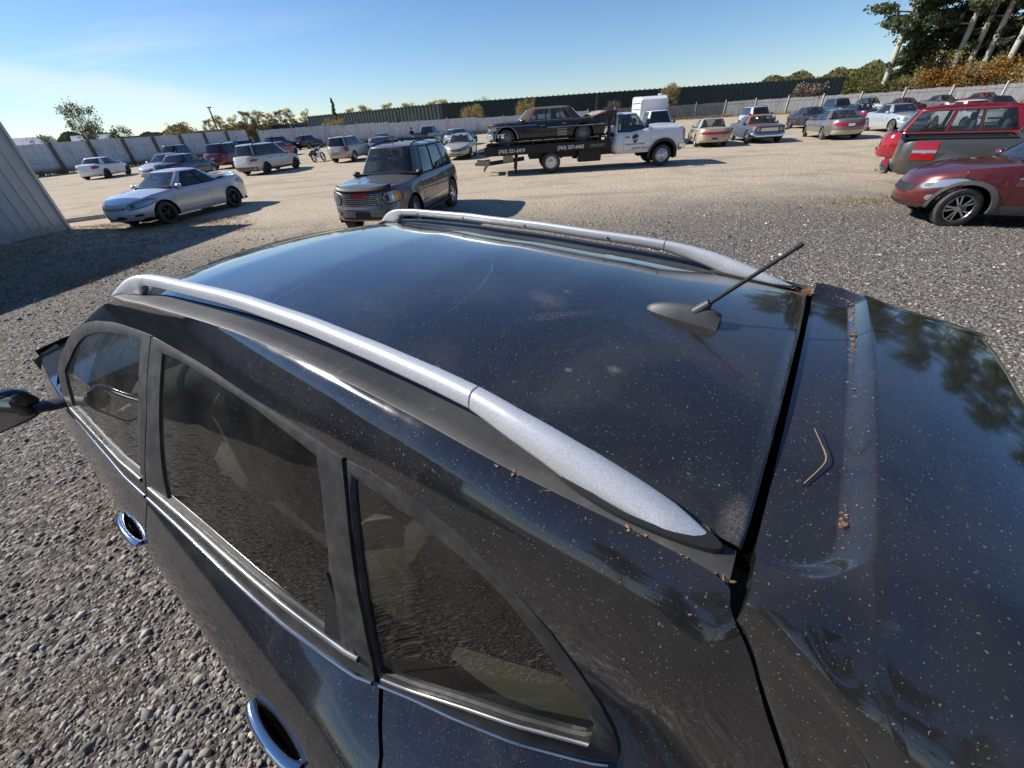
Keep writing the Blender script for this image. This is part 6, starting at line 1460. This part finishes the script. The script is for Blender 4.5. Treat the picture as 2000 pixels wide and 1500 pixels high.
    MB().add([(.12, .3, h), (.12, -22.9, h), (-14.4, -22.9, h+1.0), (-14.4, .3, h+1.0), (.12, .3, h+.14), (.12, -22.9, h+.14), (-14.4, -22.9, h+1.14), (-14.4, .3, h+1.14)], [(3, 2, 1, 0), (4, 5, 6, 7), (0, 1, 5, 4), (1, 2, 6, 5), (2, 3, 7, 6), (3, 0, 4, 7)]).build('roof', 'roof_metal', root, smooth=False)
    # concrete wheel stop beside it
    o = MB(); o.add([(-.9, -.11, 0), (.9, -.11, 0), (.9, .11, 0), (-.9, .11, 0), (-.87, -.07, .13), (.87, -.07, .13), (.87, .07, .13), (-.87, .07, .13)], [(0, 3, 2, 1), (4, 5, 6, 7), (0, 1, 5, 4), (1, 2, 6, 5), (2, 3, 7, 6), (3, 0, 4, 7)])
    o = o.build('wheel_stop', 'concrete', None, smooth=False); o.location = (-15.1, 15.3, 0); o.rotation_euler = (0, 0, .55); tag(o, 'low concrete wheel stop lying past the corner of the metal building', 'wheel stop')
    # light pole
    root = empty('light_pole', (-39.2, 67.5, 0)); tag(root, 'tall thin light pole behind the white panel fence', 'light pole')
    MB().tube([(0, 0, 0), (0, 0, 5.5)], [.13, .08], 10).build('pole', 'post_steel' if 0 else simple('pole_dark', (.05, .05, .05), .6), root)
    MB().box((.12, -.1, 5.58), (.5, .28, .14), .04).build('lamp_head', 'pole_dark', root)
    # low buildings on the horizon
    for i, (x, y, w, hh, c) in enumerate(((-118, 116, 16, 3.8, (.55, .55, .55)), (-104, 124, 9, 3.6, (.40, .17, .10)))):
        r = empty('farm_building', (x, y, 0), .7); tag(r, ['long pale roofed shed on the horizon beyond the fence', 'small brick red shed on the horizon'][i], 'building')
        MB().box((0, 0, hh*.4), (w, 7, hh*.8)).build('wall', simple('shed_wall_%d' % i, c, .8), r, smooth=False)
        MB().add([(-w/2-.3, -3.8, hh*.8), (w/2+.3, -3.8, hh*.8), (w/2+.3, 3.8, hh*.8), (-w/2-.3, 3.8, hh*.8), (-w/2, 0, hh*1.25), (w/2, 0, hh*1.25)], [(0, 1, 5, 4), (2, 3, 4, 5), (0, 4, 3), (1, 2, 5)]).build('roof', simple('shed_roof', (.50, .52, .55), .5), r, smooth=False)

# ------------------------------------------------------------------ trees
def leaf_mat(name, c1, c2, trans=.3):
    m, nt, b = new_mat(name); nt.nodes.remove(b); out = nt.nodes['Material Output']
    ge = N(nt, 'ShaderNodeNewGeometry'); c = mixc(nt, ge.outputs['Random Per Island'], c1, c2)
    d = N(nt, 'ShaderNodeBsdfDiffuse'); t = N(nt, 'ShaderNodeBsdfTranslucent'); lk(nt, c, d.inputs[0]); lk(nt, c, t.inputs[0])
    mx = N(nt, 'ShaderNodeMixShader'); mx.inputs[0].default_value = trans; lk(nt, d.outputs[0], mx.inputs[1]); lk(nt, t.outputs[0], mx.inputs[2]); lk(nt, mx.outputs[0], out.inputs['Surface'])
leaf_mat('needle_dark', (.075, .105, .055), (.17, .20, .11), .45); leaf_mat('needle_light', (.085, .12, .050), (.18, .21, .10), .45)
leaf_mat('leaf_olive', (.09, .10, .035), (.20, .18, .07)); leaf_mat('leaf_yellow', (.50, .41, .16), (.62, .52, .26), .5); leaf_mat('leaf_tan', (.26, .20, .08), (.38, .30, .14), .4); leaf_mat('leaf_orange', (.30, .13, .03), (.38, .22, .06)); leaf_mat('leaf_dark', (.035, .050, .022), (.07, .085, .04)); leaf_mat('twig_brown', (.14, .11, .085), (.22, .18, .14), 0)
simple('bark_pale', (.46, .41, .34), .9, nz=.35, nscale=4, bmp=.5); simple('bark_dark', (.085, .070, .055), .9, nz=.35, nscale=5, bmp=.5)
def cards(C, N_, size, asp=1.0, up=0.0):
    """random leaf quads at centres C"""
    C = np.asarray(C, float); n = len(C); a = rng.normal(0, 1, (n, 3)); a /= np.linalg.norm(a, axis=1)[:, None]; b = rng.normal(0, 1, (n, 3)); b -= a*(a*b).sum(1)[:, None]; b /= np.linalg.norm(b, axis=1)[:, None]
    s = (size*rng.uniform(.55, 1.35, n))[:, None]; A, B = a*s*asp, b*s
    V = np.stack([C-A-B*.6, C+A-B*.6, C+A*.7+B, C-A*.7+B], 1).reshape(-1, 3); F = np.arange(4*n).reshape(n, 4); return V, F
TREES = {}
def tree_mesh(kind, seed):
    key = (kind, seed)
    if key in TREES: return TREES[key]
    g = np.random.default_rng(seed*17+hash(kind) % 7 if False else seed*17+len(kind)); tr = MB(); C = []
    if kind == 'pine':          # height 1: bare trunk, ragged layered crown from .35 up
        tr.tube([(0, 0, 0), (.004, .003, .5), (.0, .008, .97)], [.0125, .0100, .003], 10)
        for i in range(58):
            z = .30+.68*(i/58)**.62; L = (.17*(1-((z-.30)/.72))**.6+.03)*g.uniform(.4, 1.25); a = g.uniform(0, 2*pi); up = g.uniform(-.05, .28)
            e = np.array([cos(a)*L, sin(a)*L, z+L*up]); tr.tube([(0, 0, z), (e[0]*.5, e[1]*.5, z+L*up*.3), tuple(e)], [.0038, .0026, .001], 5, False)
            for q in range(int(5+L*60)):
                t = g.uniform(.35, 1.08); p = np.array([0, 0, z])*(1-t)+e*t; cl = p+g.normal(0, .014, 3)*np.array([1.2, 1.2, .7])
                for _ in range(20): C.append(cl+g.normal(0, .0095, 3)*np.array([1.4, 1.4, .6]))
        sz = .0058
    elif kind == 'spruce':
        tr.tube([(0, 0, 0), (0, 0, .97)], [.016, .002], 8)
        for i in range(110):
            z = .05+.93*(i/110); L = (.24*(1-z)**.85+.012)*g.uniform(.7, 1.15); a = g.uniform(0, 2*pi)
            for q in range(int(6+L*130)):
                t = g.uniform(.15, 1.); p = np.array([cos(a)*L*t, sin(a)*L*t, z-L*t*.28]); 
                for _ in range(8): C.append(p+g.normal(0, .013, 3)*np.array([1.2, 1.2, .8]))
        sz = .0075
    elif kind == 'bare':        # twiggy, few leaves
        def br(p, d, L, r, lv):
            e = p+d*L; tr.tube([tuple(p), tuple(p+d*L*.5+g.normal(0, .03*L, 3)), tuple(e)], [r, r*.8, r*.6], 5, False)
            if lv == 0:
                for _ in range(3): C.append(e+g.normal(0, .03, 3))
                return
            for _ in range(3 if lv > 1 else 4):
                dd = d+g.normal(0, .42, 3)+np.array([0, 0, .15]); br(p+d*L*g.uniform(.6, 1.), dd/np.linalg.norm(dd), L*g.uniform(.55, .8), r*.6, lv-1)
        for k in range(4):
            d = np.array([g.normal(0, .35), g.normal(0, .35), 1.]); br(np.array([g.normal(0, .02), g.normal(0, .02), 0]), d/np.linalg.norm(d), .30, .012, 4)
        sz = .016
    else:                       # leafy: 'broad' multi stem crown, 'bush' low round, 'poplar' tall narrow
        rx, z0, nb = {'broad': (.36, .28, 46), 'bush': (.52, .10, 34), 'poplar': (.17, .12, 44)}[kind]
        stems = {'broad': 6, 'bush': 5, 'poplar': 1}[kind]; dirs = []
        for k in range(stems):
            a = 2*pi*k/stems+g.uniform(-.4, .4); l = rx*.55*g.uniform(.3, 1.) if stems > 1 else .01
            tr.tube([(0, 0, 0), (cos(a)*l*.45, sin(a)*l*.45, .38), (cos(a)*l, sin(a)*l, .78)], [.020 if stems < 3 else .014, .012, .003], 6, False); dirs.append((cos(a)*l, sin(a)*l))
        for k in range(nb):
            u = g.normal(0, 1, 3); u /= np.linalg.norm(u); rr = g.uniform(.35, 1.)**.5
            c = np.array([u[0]*rx*rr, u[1]*rx*rr, (z0+1)/2+u[2]*(1-z0)/2*rr*.93]); b = dirs[k % stems]
            tr.tube([(b[0]*.6, b[1]*.6, max(.12, c[2]*.62)), tuple(c)], [.006, .001], 4, False)
            s = rx*.15*g.uniform(.6, 1.3)
            for _ in range(60): C.append(c+g.normal(0, s, 3)*np.array([1, 1, 1.1 if kind == 'poplar' else .8]))
        sz = {'broad': .011, 'bush': .017, 'poplar': .011}[kind]
    V, F = cards(np.array(C), len(C), sz)
    return TREES.setdefault(key, [tr, V, F, {}])
def tree(name, kind, seed, loc, h, wx, leafm, barkm, label, cat='tree', group=None, rz=0., lean=(0, 0)):
    T = tree_mesh(kind, seed); root = empty(name, loc, rz); root.rotation_euler = (lean[0], lean[1], rz); root.scale = (h*wx, h*wx, h); tag(root, label, cat, group)
    D = T[3]
    if barkm not in D: o = T[0].build('trunk', barkm, root, auto=60); D[barkm] = o.data
    else: o = bpy.data.objects.new('trunk', D[barkm]); COL.objects.link(o); o.parent = root
    if leafm not in D: o = fast_mesh('crown', T[1], T[2], leafm, root, False); D[leafm] = o.data
    else: o = bpy.data.objects.new('crown', D[leafm]); COL.objects.link(o); o.parent = root
    return root
def woods():
    # single trees and bushes beyond the fences
    tree('tree', 'broad', 1, (-55.1, 64.8, 0), 7.4, .72, 'leaf_olive', 'bark_dark', 'feathery multi-stemmed green tree rising over the white panel fence', rz=.4)
    tree('shrub', 'bush', 2, (-52.5, 67.5, 0), 4.3, .75, 'leaf_dark', 'bark_dark', 'dark round shrub beside the feathery tree', 'shrub')
    tree('shrub', 'bush', 3, (-60.5, 64, 0), 3.9, 1.0, 'leaf_olive', 'bark_dark', 'olive shrub left of the feathery tree', 'shrub'); tree('shrub', 'bush', 4, (-66, 62, 0), 3.7, 1.1, 'leaf_olive', 'bark_dark', 'wide olive shrub nearest the grey metal building, beyond the fence', 'shrub')
    tree('tree', 'bare', 1, (-44.0, 66.8, 0), 5.6, .85, 'leaf_tan', 'bark_dark', 'thin half-bare tree next to the light pole')
    tree('spruce', 'spruce', 1, (-29.7, 90.2, 0), 7.0, .60, 'needle_light', 'bark_dark', 'slim spruce standing against the end of the tall green wall'); tree('shrub', 'bush', 5, (-28.6, 85.3, 0), 4.0, 1.0, 'leaf_tan', 'bark_dark', 'tan bush at the foot of the slim spruce', 'shrub')
    tree('spruce', 'spruce', 2, (-17.0, 84.3, 0), 4.1, .62, 'needle_light', 'bark_dark', 'small young spruce against the green wall above the red sedan'); tree('shrub', 'bush', 6, (-14.0, 84.9, 0), 3.3, .8, 'twig_brown', 'bark_dark', 'leafless brown bush next to the small young spruce', 'shrub')
    tree('shrub', 'bush', 7, (-3.6, 85.9, 0), 4.3, 1.0, 'leaf_tan', 'bark_dark', 'wide tan bush rising behind the fence left of the tail-finned car', 'shrub'); tree('tree', 'broad', 8, (6.1, 87.8, 0), 5.2, 1.0, 'leaf_tan', 'bark_dark', 'yellow-brown leafy tree behind the tail-finned car')
    tree('spruce', 'spruce', 3, (18.9, 86.0, 0), 4.6, .55, 'needle_light', 'bark_dark', 'narrow green spruce behind the tow truck deck'); tree('shrub', 'bush', 9, (22.0, 86, 0), 3.6, .8, 'twig_brown', 'bark_dark', 'leafless brush beside the narrow spruce', 'shrub')
    tree('tree', 'broad', 10, (31.5, 84.3, 0), 5.5, .85, 'leaf_tan', 'bark_dark', 'olive-brown small tree behind the white service truck'); tree('tree', 'bare', 2, (47.6, 71.6, 0), 5.6, 1.1, 'twig_brown', 'bark_dark', 'bare brown spreading tree in front of the right end of the green wall')
    gl = 'yellow poplars beyond the low green wall'
    for i, (x, y, h, w) in enumerate(((-78, 131, 6.6, 1.3), (-74.6, 130.2, 7.2, 1.5), (-71.5, 131.5, 7.6, 1.4), (-68.5, 133.1, 8.0, 1.5), (-66, 134.5, 7.9, 1.4), (-63.5, 135.5, 8.1, 1.5), (-61, 137, 7.8, 1.4), (-58.5, 137.7, 8.0, 1.3), (-54.7, 139.7, 8.2, 1.2))):
        tree('poplar', 'poplar', 1+i % 3, (x*1.03, y*1.03, 0), h*1.02, w, 'leaf_yellow' if i % 3 else 'leaf_tan', 'bark_pale', 'pale yellow poplar in the row beyond the low green wall', 'tree', gl, rz=i)
    gl2 = 'yellow treetops over the tall green wall'
    for i, (x, y, h, w) in enumerate(((-42.6, 143.8, 7.3, 1.4), (-39.5, 145, 7.8, 1.7), (-36.8, 145.5, 7.5, 1.6), (-32, 146.5, 8.0, 1.7), (-27, 147.6, 7.7, 1.4), (-24.5, 147.8, 8.3, 1.6), (-18.5, 149, 7.9, 1.8), (-15.6, 149.1, 8.0, 1.8), (-12.8, 149.3, 7.9, 1.8))):
        tree('poplar', 'poplar', 1+i % 3, (x, y, 0), h, w, 'leaf_yellow', 'bark_pale', 'yellow treetop showing above the tall green wall', 'tree', gl2, rz=i*2)
    tree('tree', 'broad', 11, (-3.3, 150, 0), 7.7, .95, 'leaf_dark', 'bark_dark', 'single dark round treetop above the green wall')
    # far woods along the horizon (one mass) and the wooded rise on the right
    def mass(name, fn, n, size, mat, label):
        C = np.array([fn() for _ in range(n)]); V, F = cards(C, n, size); o = fast_mesh(name, V, F, mat, None, False); tag(o, label, 'woods', kind='stuff'); return o
    def rise():
        a = rng.uniform(.58, 1.30); r = rng.uniform(175, 330); x, y = r*cos(a), r*sin(a)
        px = 50*(x/y) if y > 0 else 0
        top = 1.5+8.0*np.clip((1.30-a)/.30, 0, 1)*(.80+.20*sin(a*37)*sin(a*91+1))*(r/190)+rng.uniform(-1.2, .6)
        return (x, y, top*rng.uniform(.0, 1.)**.6)
    mass('far_woods', rise, 110000, .30, 'leaf_olive', 'olive and tan autumn woods on the rise beyond the green wall')
    def horizon():
        a = rng.uniform(1.75, 2.75); r = rng.uniform(240, 420); h = (5.2+1.8*sin(a*53)+1.2*sin(a*131+2))*(r/300); return (r*cos(a), r*sin(a), h*rng.uniform(.1, 1)**.6)
    mass('far_woods', horizon, 30000, .6, 'leaf_dark', 'dark green tree line low on the left horizon')
    # pines over the right-hand fence
    gp = 'tall pines behind the right-hand fence'
    P = [(55.3, 67.0, 27, 1.0, 1, (0, 0), 'tall pine with a pale bare trunk standing at the open end of the stand'), (60.6, 63.0, 28, .95, 2, (0, .02), None), (61.6, 62.2, 26, .9, 3, (0, -.01), None), (62.4, 61.0, 29, .95, 1, (.01, .02), None), (62.6, 58.4, 27, 1., 2, (0, .0), None), (63.0, 55.4, 28, 1., 3, (0, 0), None),
         (67, 66, 27, 1., 2, (0, 0), None), (70, 60, 29, 1., 1, (0, 0), None), (68, 52, 27, 1., 3, (0, 0), None), (70, 44, 28, 1.05, 2, (0, 0), None), (72, 37, 27, 1., 1, (0, 0), None), (71, 29, 28, 1., 3, (0, 0), None), (73, 21, 27, 1.05, 2, (0, 0), None), (72, 12, 28, 1., 1, (0, 0), None), (73, 3, 27, 1., 3, (0, 0), None), (70, -8, 28, 1., 2, (0, 0), None), (62, -24, 26, 1.1, 1, (0, 0), None), (50, -32, 25, 1.1, 3, (0, 0), None), (36, -36, 24, 1.1, 2, (0, 0), None), (22, -38, 25, 1.1, 1, (0, 0), None), (8, -38, 24, 1.1, 3, (0, 0), None), (-8, -37, 25, 1.1, 2, (0, 0), None), (-22, -34, 24, 1.1, 1, (0, 0), None)]
    for i, (x, y, h, w, sd, ln, lb) in enumerate(P):
        tree('pine_tree', 'pine', sd, (x, y, 0), h, w, 'needle_dark', 'bark_pale', lb or 'tall pine with a bare lower trunk among the stand above the right-hand fence', 'tree', None if lb else gp, rz=i*1.3, lean=ln)
    gs = 'dark spruces among the pines'
    for i, (x, y, h, w) in enumerate(((57.8, 66.5, 17, 1.05), (61.5, 66, 20, 1.0), (64.5, 64, 21, 1.), (65.5, 60, 19, 1.05), (66, 56, 21, 1.), (67, 48, 20, 1.), (69, 40, 19, 1.1), (70, 33, 21, 1.), (70, 25, 20, 1.), (71, 16, 19, 1.), (71, 7, 21, 1.), (68, -3, 20, 1.), (56, -29, 17, 1.2), (29, -37, 18, 1.2), (15, -38.5, 17, 1.2), (0, -38, 18, 1.2), (-15, -36, 17, 1.2))):
        tree('spruce', 'spruce', 1+i % 3, (x, y, 0), h, w, 'needle_light' if i % 2 == 0 else 'needle_dark', 'bark_dark', 'dense dark green spruce filling the stand between the pine trunks', 'tree', gs, rz=i*.7)
    go = 'autumn brush along the right-hand fence'
    for i, (x, y, h, w, m) in enumerate(((52.8, 66, 3.6, 1.0, 'leaf_olive'), (54.6, 64.2, 3.4, 1.1, 'leaf_olive'), (56.2, 63.2, 4.0, 1., 'leaf_tan'), (57.6, 61.6, 4.6, 1., 'leaf_orange'), (59.2, 60.2, 4.2, 1.1, 'leaf_orange'), (60.2, 58.4, 4.8, 1., 'leaf_tan'), (61.0, 56.8, 4.6, 1., 'leaf_orange'), (61.6, 55.2, 4.0, 1.1, 'leaf_tan'), (62.2, 53.2, 4.8, 1., 'leaf_yellow'), (63, 51, 4.2, 1.1, 'leaf_yellow'), (64.5, 48, 4.4, 1.1, 'leaf_orange'), (66, 44, 4.0, 1.2, 'leaf_tan'), (59.5, 63.5, 6.0, .9, 'leaf_tan'))):
        lb = {'leaf_olive': 'olive green brush at the near end of the pine stand', 'leaf_tan': 'tan autumn brush below the pines', 'leaf_orange': 'orange autumn brush below the pines', 'leaf_yellow': 'yellow autumn brush below the pines'}[m]
        tree('shrub', 'bush', 2+i % 6, (x, y, 0), h, w, m, 'bark_dark', lb, 'shrub', go, rz=i)

# ------------------------------------------------------------------ dead leaves lodged on the black crossover
def litter():
    V, F = [], []
    def leaf(u, v, z, s):
        a, b = rng.uniform(0, 2*pi), rng.uniform(-.7, .7); w = s*rng.uniform(.12, .55); n = 6; i = len(V)
        P = []
        for k in range(n):
            t = 2*pi*k/n; lx, ly = s*cos(t), w*sin(t); lz = .35*lx*lx/s+b*ly+rng.normal(0, .1*s)
            P.append((u+lx*cos(a)-ly*sin(a), v+lx*sin(a)+ly*cos(a), z+abs(lz)+.001))
        V.extend(P); F.append(tuple(range(i, i+n)))
    cen = rng.uniform(-.46, .42, 9)
    for _ in range(130):                       # along the step of the hatch tray, in drifts
        v = float(np.clip(rng.choice(cen)+rng.normal(0, .016), -.47, .46)) if rng.uniform() < .72 else rng.uniform(-.47, .46)
        if True: leaf(-.094+.065-.065*max(0, 1-max(0, (abs(v)-.409)/.065)**2)**.5-.004+rng.normal(0, .003), v, 1.7275+.030*(1-min(1, abs(v)/.56)**2), rng.uniform(.0016, .0055))
    for _ in range(46): leaf(rng.uniform(-.008, .012), -.475+rng.normal(0, .012), 1.735, rng.uniform(.004, .010))
    for s in (1, -1):
        for _ in range(22):                    # along the outer edge of the roof mouldings
            u = rng.choice([rng.uniform(.0, .35), rng.uniform(.5, 1.3)]); leaf(u, s*(vA(u)+.001), zA(u)-.004, rng.uniform(.003, .008))
        for _ in range(9): u = rng.uniform(.0, .12); leaf(u, s*(vA(u)-.052), zA(u)-.002, rng.uniform(.004, .010))
    for _ in range(30): u = rng.uniform(2.2, 2.72); leaf(u, Gv(u, 1.155)+.004, 1.157, rng.uniform(.005, .012))
    root = mesh_obj('leaf_litter', V, F, 'dead_leaf', None, False); root.location = (*CAR_POS, 0); root.rotation_euler = (0, 0, radians(CAR_HEAD))
    tag(root, 'small dry brown leaves lodged in the seams of the black crossover', 'leaves', kind='stuff')
    o = MB().tube(smooth_path([(-.052, .335, 1.744), (-.066, .30, 1.747), (-.075, .275, 1.752), (-.052, .215, 1.758)], 12, 1), [.0011]*8+[.0007]*4, 5).build('dry_stem', simple('stem_tan', (.26, .18, .11), .8), None)
    o.location = (*CAR_POS, 0); o.rotation_euler = (0, 0, radians(CAR_HEAD)); tag(o, 'single dry plant stem caught against the hatch step of the black crossover', 'twig')
# ================================================================== assemble
ground(); site(); woods()
crossover(); parked_vehicles(); tow_truck(); service_truck(); motorcycle(); person()
gravel(); dry_grass(); litter()
